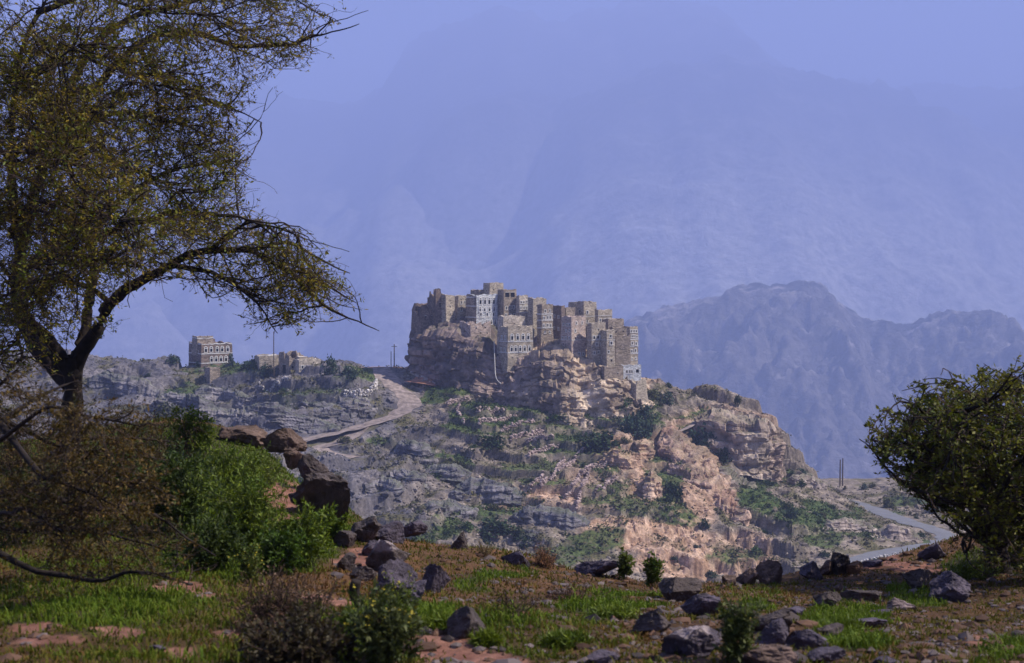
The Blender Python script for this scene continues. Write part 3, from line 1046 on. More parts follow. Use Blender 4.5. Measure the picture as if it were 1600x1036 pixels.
# front row
house('half-ruined pale stone house on the rock edge in front of blue-white house', 716, 735, 768, 503, 541, 388, 'pink', 24, right=[r(.5, 3, H_, .35, .45), r(.25, 2, H_, .35, .45), r(.72, 2, H_, .4, .5)], left=[r(.5, 2, H_, .3, .4)], ruin=1.0, sink=4)
house('flat-topped rough stone storey behind the front main tower roof', 777, 786, 822, 494, 525, 386, 'pale', 22, right=[r(.55, 1, H_, .35, .4)], sink=5)
house('front main tower house with two rows of tall white arched windows', 779, 793, 834, 510, 566, 382, 'tan', 22, right=[r(.62, 4, A_, .72, 1.05), r(.30, 5, A_, .66, 1.0), r(.10, 4, H_, .3, .4)], left=[r(.62, 2, W_, .6, .9), r(.3, 2, W_, .6, .9)], bands=[.56, .25], sink=4)
house('broad pinkish stone tower with scattered small windows right of village centre', 876, 893, 917, 495, 564, 380, 'pink', 38, right=[r(.82, 2, P_, .45, .7, .2, .95), r(.66, 2, P_, .45, .7), r(.5, 2, H_, .4, .5), r(.12, 2, W_, .7, .6, .4, 1)], left=[r(.8, 3, P_, .4, .55), r(.66, 3, P_, .4, .55), r(.5, 3, P_, .4, .55), r(.36, 3, H_, .4, .5)], bands=[.46], whiteband=False, sink=5)
house('stone house with three large square white-framed windows near the right end', 917, 924, 948, 505, 566, 380, 'tan', 24, right=[r(.60, 3, W_, .75, .8, .05, .85), r(.42, 2, W_, .6, .7, .2, .9), r(.22, 3, P_, .5, .6), r(.8, 1, H_, .4, .5)], bands=[.55], whiteband=False, sink=5)
house('narrow bay with single windows beside the three-window house', 946, 948, 962, 516, 570, 379, 'tan', 22, right=[r(.78, 1, P_, .6, .7), r(.58, 1, W_, .7, .8), r(.34, 2, P_, .5, .7), r(.1, 1, H_, .5, .6)], bands=[.7], whiteband=False, sink=4, back=5)
house('long house with a plain brown wall at the right end of the village', 952, 958, 986, 512, 566, 386, 'brown', 16, right=[r(.85, 4, H_, .4, .5)], sink=6)
house('plain dark brown block in front of the rightmost tower', 961, 962, 986, 525, 566, 381, 'brown', 14, right=[r(.86, 1, H_, .4, .5)], sink=4, back=4)
house('rightmost tower with stacked white windows at the village end', 980, 984, 998, 511, 570, 383, 'tan', 24, right=[r(.86, 3, W_, .45, .6), r(.72, 3, W_, .45, .55), r(.53, 2, W_, .5, .7), r(.33, 2, W_, .5, .7), r(.14, 2, P_, .4, .5)], bands=[.66, .48, .29], sink=5)
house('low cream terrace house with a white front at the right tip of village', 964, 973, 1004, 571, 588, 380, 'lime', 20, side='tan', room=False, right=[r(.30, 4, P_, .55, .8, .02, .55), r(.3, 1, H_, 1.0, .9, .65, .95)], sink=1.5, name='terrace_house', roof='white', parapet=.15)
house('tan retaining wall bulging below the white terrace house', 978, 994, 1014, 594, 622, 377, 'tan', 34, sink=6, batter=.12, ruin=.5, name='retaining_block', cat='wall')
house('plain stone retaining block below the brown wall near the right end', 938, 944, 976, 574, 610, 376, 'brown', 20, right=[r(.7, 2, H_, .35, .4)], sink=5, name='retaining_block', cat='wall')
# separate houses on the left ridge
house('lower body of dark house with white arched windows on the left ridge', 285, 314, 358, 537, 572, 416, 'dark', 28, right=[r(.62, 5, A_, .8, .95), r(.18, 5, A_, .8, .95, .25, 1)], left=[r(.6, 2, P_, .5, .7)], bands=[.95, .52, .1], sink=4, name='ridge_house')
house('square upper storey standing on the white-windowed house of the left ridge', 296, 308, 330, 526, 545, 418, 'brown', 28, right=[r(.3, 2, H_, .4, .5)], bands=[.82], sink=2, name='ridge_house')
house('ruined brown stone house with a jagged top beside the ridge track', 431, 452, 473, 551, 586, 399, 'brown', 30, right=[r(.3, 2, H_, .5, .7)], left=[r(.05, 1, H_, 2.2, 2.6)], ruin=1.2, sink=4, name='ridge_house')
house('white-fronted low house joined to the ruined brown house on ridge', 464, 467, 500, 562, 588, 397, 'pale', 22, right=[r(.45, 5, W_, .6, .8)], sink=4, name='ridge_house', back=6)
house('low shed with a pale sloping roof left of the ruined ridge house', 402, 405, 437, 556, 582, 404, 'tan', 15, right=[r(.2, 1, H_, .9, 1.4)], sink=4, name='shed', roof='pale', back=6, cat='shed', parapet=.1)
house('tiny square stone hut below the left ridge houses', 316, 328, 342, 575, 592, 402, 'brown', 30, sink=4, name='stone_hut', cat='hut')

# ------------------------------------------------------------------ foreground hill the photographer stands on
LIP = [(-150, 708, 28), (0, 704, 27.5), (180, 694, 27), (340, 682, 25.5), (420, 695, 24.5), (480, 735, 22.5), (540, 800, 19.5), (600, 842, 17.5), (720, 858, 17.5), (800, 876, 17), (950, 900, 16.2), (1080, 916, 15.8), (1180, 912, 16.8), (1260, 900, 18), (1340, 890, 19.5), (1460, 870, 22.5), (1600, 858, 25), (1780, 850, 27)]
FG = LIP + [
    (-150, 1000, 7.8), (100, 1036, 7.0), (400, 1036, 7.0), (800, 1036, 7.2), (1200, 1036, 7.4), (1600, 1036, 7.6), (1800, 1000, 8.4),
    (100, 930, 9.6), (350, 930, 9.6), (600, 950, 9.8), (900, 960, 10.2), (1200, 960, 10.6), (1500, 950, 11.6),
    (100, 830, 13.5), (300, 830, 13.5), (450, 850, 13), (0, 765, 18), (0, 725, 23), (-150, 728, 23.5), (-150, 780, 17), (200, 715, 22.5), (300, 706, 22), (100, 718, 23), (200, 752, 18.5), (350, 740, 18.5), (430, 770, 17.5), (560, 900, 12.5), (700, 900, 13.2), (1000, 930, 13), (1350, 920, 14.5), (1550, 900, 17),
]
fp = [tuple(at(*p)) for p in FG]
for p in LIP:
    q = at(*p)
    fp += [(q[0] * 1.08, q[1] + 5, q[2] - 3.4), (q[0] * 1.3, q[1] + 16, q[2] - 13), (q[0] * 1.8, q[1] + 36, q[2] - 29)]
for x in (-6, -3, 0, 3, 6):
    fp += [(x, 1.5, -1.65), (x * 1.3, -6, -1.2)]
fore_base = tps_fit(fp)


def fore_h(x, y):
    x, y = np.asarray(x, float), np.asarray(y, float)
    xy = np.stack([x, y], -1)
    return fore_base(x, y) + fbm(xy * .8, 3, 301) * .10 + fbm(xy * 3.2, 3, 303) * .035


def fore_hit(px, py):
    return hit(px, py, fore_h, 3, 45, 1400)


FGREEN = [(150, 700, 260, 40, .8), (60, 740, 200, 50, .7), (120, 950, 260, 40, .6), (330, 960, 200, 50, .42), (200, 860, 260, 60, .6), (400, 800, 170, 120, .9), (360, 720, 110, 50, 1), (760, 908, 45, 10, 1), (960, 945, 90, 18, 1), (660, 965, 60, 22, 1), (1320, 965, 80, 26, .9), (1320, 1000, 70, 14, .8), (1520, 885, 50, 22, 1), (1420, 930, 50, 16, .8), (1560, 1020, 60, 22, .7), (820, 1000, 120, 40, .55), (900, 985, 90, 30, .5), (1150, 925, 60, 12, .4), (250, 1010, 250, 40, .42), (1170, 950, 30, 10, .7), (560, 1010, 90, 60, .6)]
FSOIL = [(700, 1012, 90, 22, 1), (440, 785, 40, 28, 1), (760, 1030, 60, 14, 1), (300, 925, 60, 8, .8), (40, 975, 50, 10, .8), (170, 985, 40, 8, .7), (340, 985, 40, 10, .8), (560, 880, 40, 20, .8), (480, 930, 50, 12, .6), (1400, 885, 110, 14, .8), (1560, 1005, 40, 10, .6), (80, 1010, 60, 10, .7), (270, 1020, 40, 8, .7)]


def fregion(P, lst, seed):
    q = pix(P)
    q = q + np.stack([fbm(P[..., :2] * 1.1, 3, seed), fbm(P[..., :2] * 1.1, 3, seed + 4)], -1) * np.array([60, 22])
    m = np.zeros(q.shape[:-1])
    for cx, cy, rx, ry, a in lst:
        m = np.maximum(m, a * blob(q, cx, cy, rx, ry))
    return m


fy = np.concatenate([np.linspace(-5, 4, 18), np.linspace(4.15, 9, 110), np.linspace(9.04, 19, 190)[1:], np.linspace(19, 32, 110)[1:], np.linspace(32, 62, 60)[1:]])
fu = np.linspace(-.62, .62, 420)
FX = fu[None] * (fy[:, None] + 7)
FY = np.broadcast_to(fy[:, None], FX.shape)
FZ = fore_h(FX, FY)
fv = np.stack([FX, FY, FZ], -1)
fs = fregion(fv, FSOIL, 311)
fg_ = fregion(fv, FGREEN, 313)
n1 = fbm(fv[..., :2] * 1.6, 4, 321)
n2 = fbm(fv[..., :2] * 7, 3, 323)
fc = lerp(C3(0.06075, 0.0324, 0.0135), C3(0.1232, 0.0616, 0.028), sstep(-.4, .4, n1 + .5 * n2))
fc = lerp(fc, C3(0.0392, 0.0476, 0.014), sstep(.2, .7, fg_ + .4 * n1) * .8)
fc = lerp(fc, lerp(C3(0.1755, 0.0783, 0.0567), C3(0.243, 0.1188, 0.08505), sstep(-.3, .3, n2)), sstep(.3, .7, fs + .3 * n2))
ground = mk('ground', fv, grid_faces(*FX.shape), M['ground'], fc.reshape(-1, 3), smooth=True)
tag(ground, 'grassy stony ground of the near hill', kind='structure')


# ------------------------------------------------------------------ boulders
def ico(sub):
    import bmesh
    bm = bmesh.new()
    bmesh.ops.create_icosphere(bm, subdivisions=sub, radius=1)
    V = np.array([v.co[:] for v in bm.verts])
    F = np.array([[v.index for v in f.verts] for f in bm.faces])
    bm.free()
    return V, F


ICO = {k: ico(k) for k in (1, 2, 4, 5)}


def boulder(label, px, py, w, h, seed=0, tone=0, sub=5, depth=1.0, tilt=0, cuts=11, cat='boulder', pale=0.0, lean=.35):
    """w, h: size in photograph pixels; (px, py) where its foot meets the ground"""
    P = fore_hit(px, py)
    P = P if P[1] < 40 else at(px, py, 20)
    sc = P[1] / FPX
    g = np.random.default_rng(1000 + seed)
    V, F = ICO[sub]
    V = V.copy()
    # flat broken faces
    for k in range(cuts + 3):
        n = g.normal(size=3)
        n[2] = n[2] * .7 + (.25 if k % 3 == 0 else 0)
        n /= np.linalg.norm(n)
        c = g.uniform(.36, .72)
        d_ = V @ n - c
        V -= np.maximum(d_, 0)[:, None] * n * .94
    V = V / np.abs(V).max(0)
    V += V * (.16 * fbm(V * 2.1 + seed, 4, 7))[:, None] + V * (.07 * ridged(V * 4 + seed, 4, 9))[:, None] + V * (.07 * vnoise(np.floor(V * 3.5 + .5 * fbm(V * 2, 2, 3)[:, None]) * 1.7 + seed, 19))[:, None]
    ca, sa = math.cos(tilt), math.sin(tilt)
    V = np.stack([V[:, 0] * ca - V[:, 2] * sa, V[:, 1], V[:, 0] * sa + V[:, 2] * ca], -1)
    V[:, 1] -= lean * V[:, 2]
    V[:, 0] += .12 * lean * V[:, 2]
    sx, sz = w * sc / 2 * 1.03, h * sc * .68
    V = V * np.array([sx, (sx * .55 + sz * .45) * depth, sz])
    n = fbm(V * 6 / max(sx, .1) * .4 + seed, 4, 11)
    base = [C3(.068, .052, .050), C3(.115, .076, .062), C3(.074, .059, .078), C3(.17, .125, .12), C3(.22, .12, .07)][tone]
    c = base * (1 + .55 * n)[:, None]
    lich = sstep(.25, .5, fbm(V * 9 + seed, 3, 13))
    c = lerp(c, np.broadcast_to(base * 1.9, c.shape), lich * .5)
    if pale:
        up = sstep(.35, .55, V[:, 2] / sz + .3 * fbm(V * 3, 2, 17))
        c = lerp(c, np.broadcast_to(C3(.36, .29, .29), c.shape), up * pale)
    o = mk('boulder', V, F, M['boulder'], np.clip(c, .01, .7), smooth=False)
    o.location = (P[0], P[1] + .3 * sx, P[2] + sz * .55)
    tag(o, label, cat, 'boulders strewn over the near hill')
    return o


BOULDERS = [
    ('flat brown rock at the upper end of the boulder line by the bush', 372, 694, 82, 34, 1, 1),
    ('reddish brown rock second from the top of the boulder line', 441, 712, 70, 40, 2, 1),
    ('dark jagged rock resting against the largest boulder', 486, 746, 66, 34, 3, 0),
    ('largest boulder, grey above with a black overhanging front', 510, 814, 104, 72, 4, 0, .9),
    ('rock wedged below the largest boulder', 566, 846, 50, 38, 5, 0),
    ('rounded purple-grey rock above the white-topped rock', 604, 846, 55, 30, 6, 2),
    ('white-topped split rock in the middle of the boulder line', 602, 894, 66, 46, 7, 0, 1, .95),
    ('dark rock under the white-topped rock', 608, 932, 70, 54, 8, 2),
    ('small rounded rock at the foot of the boulder line', 562, 908, 44, 26, 9, 0),
    ('knobbly grey rock standing alone right of the boulder line', 681, 926, 44, 44, 10, 2),
    ('purple rock half in grass below the boulder line', 642, 948, 42, 40, 11, 2),
    ('tall dark pointed boulder beside the bare red soil', 725, 996, 66, 60, 112, 0),
    ('low flat rock on the grass rim above the white-topped rock', 645, 838, 46, 22, 13, 2),
    ('small dark rock on the rim above the dry grass', 720, 858, 28, 26, 14, 0),
    ('low grey rock on the rim left of the dry orange tuft', 806, 884, 52, 24, 15, 2),
    ('bluish grey rock on the rim beside the two saplings', 936, 900, 72, 30, 16, 2),
    ('dark lichened rock on the rim, upper one of the pair', 1060, 940, 76, 42, 17, 0),
    ('grey rock just below the lichened pair on the rim', 1094, 964, 56, 34, 18, 2),
    ('two-pointed dark rock in the green grass patch', 1018, 992, 66, 34, 19, 0),
    ('large flat rock with a pale face near bottom centre', 1080, 1028, 96, 50, 20, 2, 1, .8),
    ('rounded rock cut by the bottom edge below the grass', 944, 1040, 54, 26, 21, 2),
    ('small brown rock at the left end of the rim row', 1142, 916, 30, 16, 22, 1),
    ('brown rock second in the rim row', 1168, 914, 34, 28, 23, 1),
    ('largest dark rock in the rim row with a pinkish right side', 1206, 915, 52, 42, 24, 1),
    ('grey rock right of the largest one in the rim row', 1266, 906, 44, 28, 25, 2),
    ('brownish rock near the right end of the rim row', 1292, 899, 28, 26, 26, 1),
    ('black upright rock at the right end of the rim row', 1314, 897, 34, 30, 27, 0),
    ('orange stone beside the black upright rock', 1336, 897, 30, 18, 28, 4),
    ('grey rock on the rim below the road', 1361, 886, 32, 14, 29, 2),
    ('triangular grey rock on the rim beside the road bend', 1464, 874, 42, 24, 30, 2),
    ('dark rock with a pale flat stone at its foot', 1292, 950, 46, 30, 31, 0),
    ('low dark rock leaning on grass below the black rock', 1352, 941, 62, 24, 32, 0),
    ('dark rounded boulder left of the big block by the bush', 1434, 920, 44, 32, 33, 0),
    ('big angular block with a lit grey top near the bush', 1490, 936, 76, 42, 34, 2),
    ('pinkish flat stone in the grass below the big block', 1408, 955, 48, 20, 35, 3),
    ('thin flat stone left of the pinkish flat stone', 1374, 962, 36, 10, 36, 2),
    ('ridged grey rock lying flat in the grass', 1354, 982, 66, 20, 37, 2),
    ('small grey rock above the rock heap', 1243, 962, 34, 16, 38, 2),
    ('square dark rock at the top of the rock heap', 1202, 992, 66, 44, 39, 0),
    ('dark pointed rock in the middle of the rock heap', 1214, 1010, 66, 44, 40, 2),
    ('broad rounded rock right side of the rock heap', 1264, 1020, 64, 38, 41, 2),
    ('wedge-shaped rock standing behind the rock heap', 1300, 1000, 50, 26, 42, 0),
    ('grey flat-topped rock in front of the rock heap', 1290, 1038, 66, 28, 43, 2),
    ('reddish rock at the bottom edge below the rock heap', 1202, 1046, 86, 36, 44, 1),
    ('steep dark rock behind the yellow-flowered plant', 1146, 990, 42, 44, 45, 0),
    ('grey half-cut rock at the bottom edge right of the heap', 1380, 1044, 50, 18, 46, 2),
    ('dark stone beside the leafy plant under the largest boulder', 542, 856, 40, 30, 50, 0),
    ('small purple stone just above the white-topped rock', 584, 870, 36, 24, 51, 2),
    ('low dark stone at the bank foot left of the boulder line', 538, 892, 34, 24, 52, 0),
    ('grey stone leaning on the right side of the boulder line', 632, 908, 38, 30, 53, 2),
    ('small brown stone between the two upper brown rocks', 405, 702, 40, 24, 54, 1),
    ('reddish stone between the second rock and the largest boulder', 462, 728, 44, 28, 55, 1),
    ('lone small grey stone in the dark grass', 246, 1020, 26, 14, 47, 2),
    ('small stone on brown litter left of the pinkish rock', 1310, 926, 20, 14, 48, 1),
    ('dark rock at the bottom edge left of the rock heap', 1100, 1012, 44, 34, 49, 0),
]
for b in BOULDERS:
    boulder(b[0], b[1], b[2], b[3], b[4], seed=b[5], tone=b[6], depth=b[7] if len(b) > 7 else 1.0, pale=b[8] if len(b) > 8 else 0, lean=.8 if b[5] == 4 else .35, tilt=RNG.uniform(-.25, .25))


def scatter_stones(name, label, P, size, colour, mat, seed, squash=.6, parent=None):
    """many loose stones as one mass; P (N,3) feet, size (N,)"""
    g = np.random.default_rng(seed)
    V0, F0 = ICO[1]
    n = len(P)
    k = len(V0)
    jit = 1 + g.uniform(-.35, .35, (n, k, 1))
    sx = g.uniform(.7, 1.4, (n, 1, 3)) * np.array([1, 1, squash])
    a = g.uniform(0, 6.28, n)
    V = V0[None] * jit * sx * size[:, None, None]
    ca, sa = np.cos(a)[:, None], np.sin(a)[:, None]
    V = np.stack([V[..., 0] * ca - V[..., 1] * sa, V[..., 0] * sa + V[..., 1] * ca, V[..., 2]], -1) + P[:, None]
    F = (F0[None] + (np.arange(n) * k)[:, None, None]).reshape(-1, 3)
    c = np.repeat(colour, k, 0)
    o = mk(name, V, F, mat, c, parent=parent, smooth=False)
    if not parent:
        tag(o, label, kind='stuff')
    return o


# gravel and litter on the near ground
def fore_sample(n, y0, y1, u0=-.5, u1=.5, p=1.0):
    y = y0 * (y1 / y0) ** RNG.uniform(0, 1, n) ** p
    x = RNG.uniform(u0, u1, n) * (y + 1.5)
    return np.stack([x, y, fore_h(x, y)], -1)


gp = fore_sample(26000, 6.2, 27)
gsoil = fregion(gp, FSOIL, 311)
gq = pix(gp)
right = sstep(520, 1000, gq[:, 0])
keep = RNG.uniform(0, 1, len(gp)) < np.clip(.12 + .75 * right + gsoil * .5 - fregion(gp, FGREEN, 313) * .6, 0, 1)
gp = gp[keep]
gc = np.where(RNG.uniform(0, 1, (len(gp), 1)) < .55, C3(.09, .05, .033), C3(.10, .078, .075)) * RNG.uniform(.55, 1.5, (len(gp), 1))
scatter_stones('gravel', 'reddish brown gravel and stone chips on the near ground', gp, RNG.gamma(2.2, .0075, len(gp)) + .006, gc, M['rubble'], 5)

# ------------------------------------------------------------------ grass
def blades(P, h, w, lean, colour, seed):
    """one bent blade (two triangles) per point"""
    g = np.random.default_rng(seed)
    n = len(P)
    a = g.uniform(0, 6.28, n)
    t = np.stack([np.cos(a), np.sin(a), 0 * a], -1)
    b = g.uniform(0, 6.28, n)
    ld = np.stack([np.cos(b), np.sin(b), 0 * b], -1) * (lean * h)[:, None]
    mid = P + ld * .35 + np.array([0, 0, 1]) * (h * .6)[:, None]
    tip = P + ld + np.array([0, 0, 1]) * (h * np.sqrt(np.maximum(1 - lean ** 2 * .5, .2)))[:, None]
    V = np.stack([P - t * w[:, None], P + t * w[:, None], mid + t * (w * .7)[:, None], mid - t * (w * .7)[:, None], tip], 1)
    i = np.arange(n)[:, None] * 5
    return V.reshape(-1, 3), (i + np.array([0, 1, 2, 3])), (i + np.array([3, 2, 4])), np.repeat(colour, 5, 0)


gp = fore_sample(330000, 5.8, 29, p=.9)
gg = fregion(gp, FGREEN, 313)
gs = fregion(gp, FSOIL, 311)
gn = fbm(gp[:, :2] * 1.6, 4, 321)
gn2 = fbm(gp[:, :2] * .7, 3, 341)
dens = np.clip(.38 + .9 * gg - 1.0 * gs + .5 * gn, .03, 1)
keep = RNG.uniform(0, 1, len(gp)) < dens
gp, gg, gn, gn2 = gp[keep], gg[keep], gn[keep], gn2[keep]
n = len(gp)
gq = pix(gp)
green = sstep(.25, .7, gg + .35 * gn + RNG.normal(0, .15, n))
u = RNG.uniform(0, 1, n)
dry = lerp(C3(0.135, 0.054, 0.01485), C3(0.1823, 0.1053, 0.0297), u)
fresh = lerp(C3(0.056, 0.105, 0.0056), C3(0.14, 0.189, 0.014), RNG.uniform(0, 1, n))
lush = sstep(500, 620, gq[:, 0]) * (1 - sstep(1060, 1100, gq[:, 0])) * .0
mid_ = lerp(C3(0.07425, 0.081, 0.0081), C3(0.135, 0.1188, 0.0135), RNG.uniform(0, 1, n))
gc = lerp(lerp(dry, mid_, sstep(-.6, .1, gn2 + RNG.normal(0, .3, n))), fresh, green)
hh = (RNG.gamma(4, .0075, n) + .01) * (.7 + .45 * green) * (1 + .6 * gn)
V, q4, q3, cc = blades(gp, np.clip(hh, .015, .2), RNG.uniform(.003, .0065, n) * (1 + gp[:, 1] * .03), RNG.uniform(.1, 1.1, n), gc, 6)
gr = mk('grass', V, [q4, q3], M['grass'], cc)
tag(gr, 'short green and dry reddish grass on the near ground', kind='stuff')

# ------------------------------------------------------------------ branching plants
def unit(v):
    return v / (np.linalg.norm(v, axis=-1, keepdims=True) + 1e-9)


def sprout(start, d, length, k, wander, pull, g):
    """N crooked branches of k steps: points (N,k+1,3)"""
    n = len(start)
    pts = [start]
    d = unit(d)
    for j in range(k):
        d = unit(d + g.normal(0, wander, (n, 3)) + pull)
        pts.append(pts[-1] + d * (length / k)[:, None])
    return np.stack(pts, 1)


def tubes(P, r0, r1, ns=3):
    """P (N,k,3) -> verts, quads; radii taper r0 (N,) -> r1 (N,)"""
    n, k, _ = P.shape
    T = unit(np.gradient(P, axis=1))
    ref = np.where(np.abs(T[..., 2:3]) > .9, np.array([1., 0, 0]), np.array([0, 0, 1.]))
    A = unit(np.cross(T, ref))
    B = np.cross(T, A)
    f = np.linspace(0, 1, k)[None]
    rad = r0[:, None] * (1 - f) + r1[:, None] * f
    ang = np.arange(ns) * 2 * np.pi / ns
    V = P[:, :, None] + rad[:, :, None, None] * (A[:, :, None] * np.cos(ang)[:, None] + B[:, :, None] * np.sin(ang)[:, None])
    idx = np.arange(n * k * ns).reshape(n, k, ns)
    a, b = idx[:, :-1], idx[:, 1:]
    F = np.stack([a, np.roll(a, -1, 2), np.roll(b, -1, 2), b], -1).reshape(-1, 4)
    return V.reshape(-1, 3), F


def cat_mesh(parts):
    V, F, o = [], [], 0
    for v, f in parts:
        V.append(v)
        F.append(f + o)
        o += len(v)
    return np.concatenate(V), np.concatenate(F)


def leaves(P, size, asp, g, up=.3, out=None):
    """one small folded leaf quad per point"""
    n = len(P)
    d = g.normal(size=(n, 3)) * np.array([1, 1, .7])
    if out is not None:
        d = d * .8 + out
    d = unit(d)
    s = unit(np.cross(d, unit(g.normal(size=(n, 3)) * .6 + np.array([0, 0, up + .6]))))
    L = (size * g.uniform(.6, 1.4, n))[:, None]
    V = np.stack([P, P + d * L * .5 + s * L * asp, P + d * L, P + d * L * .5 - s * L * asp], 1)
    F = np.arange(n * 4).reshape(n, 4)
    return V.reshape(-1, 3), F


def spline(P, n):
    P = np.asarray(P, float)
    t = np.linspace(0, len(P) - 1, n)
    i = np.clip(t.astype(int), 0, len(P) - 2)
    f = (t - i)[:, None]
    p0, p1, p2, p3 = P[np.maximum(i - 1, 0)], P[i], P[i + 1], P[np.minimum(i + 2, len(P) - 1)]
    return 0.5 * (2 * p1 + (p2 - p0) * f + (2 * p0 - 5 * p1 + 4 * p2 - p3) * f ** 2 + (3 * p1 - p0 - 3 * p2 + p3) * f ** 3)


def tree(name, label, cat, d, guides, poly, seed, leaf_cols, leaf_size, n1=6.5, n2=7.5, n3=8, len1=(.7, 1.5), len2=(.3, .75), len3=(.12, .3), pull=(0, 0, 0), leaf_n=3, flat=.55, trunk_parts=1, twig_r=.0042, bark='bark', bare=0.0, asp=.2, br=.017, ragged=16):
    """guides: [(radius0, radius1, [(px, py, depth offset), ...])]; the first trunk_parts of them are the trunk."""
    g = np.random.default_rng(seed)
    lines = []
    for r0, r1, pts in guides:
        a = np.array(pts, float)
        W_ = at(a[:, 0], a[:, 1], d + a[:, 2])
        n = max(6, int(np.linalg.norm(np.diff(W_, axis=0), axis=1).sum() / .12))
        L = spline(W_, n)
        L = L + np.stack([fbm(L * 1.6 + k * 31, 3, seed + k) for k in range(3)], -1) * .09 * np.minimum(1, np.arange(n)[:, None] / 6)
        lines.append((L, r0, r1))
    foot = lines[0][0][0]
    root = empty(name, foot)
    tag(root, label, cat)
    off = foot

    def radii_tube(L, r0, r1, ns):
        r1 = min(r1, .005) if ns < 9 else r1
        v, f = tubes(L[None], np.array([r0]), np.array([r1]), ns)
        return v + (v - np.repeat(L, ns, 0)) * (.25 * fbm(v * 6, 2, 5))[:, None], f
    tv, tf = cat_mesh([radii_tube(L, r0, r1, 10) for L, r0, r1 in lines[:trunk_parts]])
    mk('trunk', tv - off, tf, M[bark], parent=root, smooth=True)
    inside = lambda P: inpoly(poly, pix(P) + g.normal(0, ragged, P.shape[:-1] + (2,)))
    # first order: along the limbs
    S0, D0 = [], []
    for L, r0, r1 in lines[trunk_parts:]:
        ln = np.linalg.norm(np.diff(L, axis=0), axis=1).sum()
        m = max(2, int(ln * n1))
        t = g.uniform(.22, 1, m) ** .8 * (len(L) - 1)
        i = np.clip(t.astype(int), 0, len(L) - 2)
        S0.append(L[i] + (L[i + 1] - L[i]) * (t - i)[:, None])
        tg = unit(L[np.minimum(i + 3, len(L) - 1)] - L[np.maximum(i - 3, 0)])
        D0.append(tg * .75 + g.normal(0, 1, (m, 3)) * np.array([1, 1, flat]))
    S0, D0 = np.concatenate(S0), np.concatenate(D0)
    pull = np.array(pull)
    P1 = sprout(S0, D0, g.uniform(*len1, len(S0)), 9, .22, pull * .4, g)
    ok = inside(P1[:, 5]) & inside(P1[:, -1])
    P1 = P1[ok]

    def children(P, dens, len_, k, wander, pull_, spread):
        ln = np.linalg.norm(np.diff(P, axis=1), axis=2).sum(1)
        cnt = g.poisson(ln * dens)
        w = np.repeat(np.arange(len(P)), cnt)
        t = g.uniform(.12, 1, len(w)) * (P.shape[1] - 1.001)
        i = t.astype(int)
        s = P[w, i] + (P[w, i + 1] - P[w, i]) * (t - i)[:, None]
        tg = unit(P[w, i + 1] - P[w, i])
        dd = tg * .9 + g.normal(0, spread, (len(w), 3)) * np.array([1, 1, flat + .15])
        Q = sprout(s, dd, g.uniform(*len_, len(w)), k, wander, pull_, g)
        return Q[inside(Q[:, -1])]
    P2 = children(P1, n2, len2, 5, .28, pull * .6, .75)
    P3 = children(np.concatenate([P2, P1[:, 2:8]]), n3, len3, 3, .3, pull * .6, .8)
    limbs = [radii_tube(L, r0, r1, 7) for L, r0, r1 in lines[trunk_parts:]]
    limbs.append(tubes(P1, np.full(len(P1), br) * g.uniform(.7, 1.5, len(P1)), np.full(len(P1), br * .35), 4))
    bv, bf = cat_mesh(limbs)
    mk('branches', bv - off, bf, M[bark], parent=root, smooth=True)
    tw = cat_mesh([tubes(P2, np.full(len(P2), twig_r * 1.9), np.full(len(P2), twig_r), 3), tubes(P3, np.full(len(P3), twig_r), np.full(len(P3), twig_r * .6), 3)])
    t_ = mk('twigs', tw[0] - off, tw[1], M['twig'], parent=root)
    t_['kind'] = 'stuff'
    # leaves in small tufts along the outer twigs
    tips = P3[g.uniform(0, 1, len(P3)) > bare]
    k = leaf_n
    q = np.repeat(tips, k, 0)
    tt = g.uniform(.15, 1, len(q)) * (q.shape[1] - 1.001)
    i = tt.astype(int)
    ar = np.arange(len(q))
    LP = q[ar, i] + (q[ar, i + 1] - q[ar, i]) * (tt - i)[:, None] + g.normal(0, .008, (len(q), 3))
    lv, lf = leaves(LP, np.full(len(LP), leaf_size), asp, g, out=unit(q[:, -1] - q[:, 0]) * .5)
    cl = fbm(LP * 1.3, 2, seed + 9)
    mixv = np.clip(.5 + .55 * cl + g.normal(0, .22, len(LP)), 0, 1)
    lc = lerp(C3(*leaf_cols[0]), C3(*leaf_cols[1]), mixv) * g.uniform(.7, 1.3, (len(LP), 1))
    mk('crown', lv - off, lf, M['leaf'], np.repeat(lc, 4, 0), parent=root)
    return root


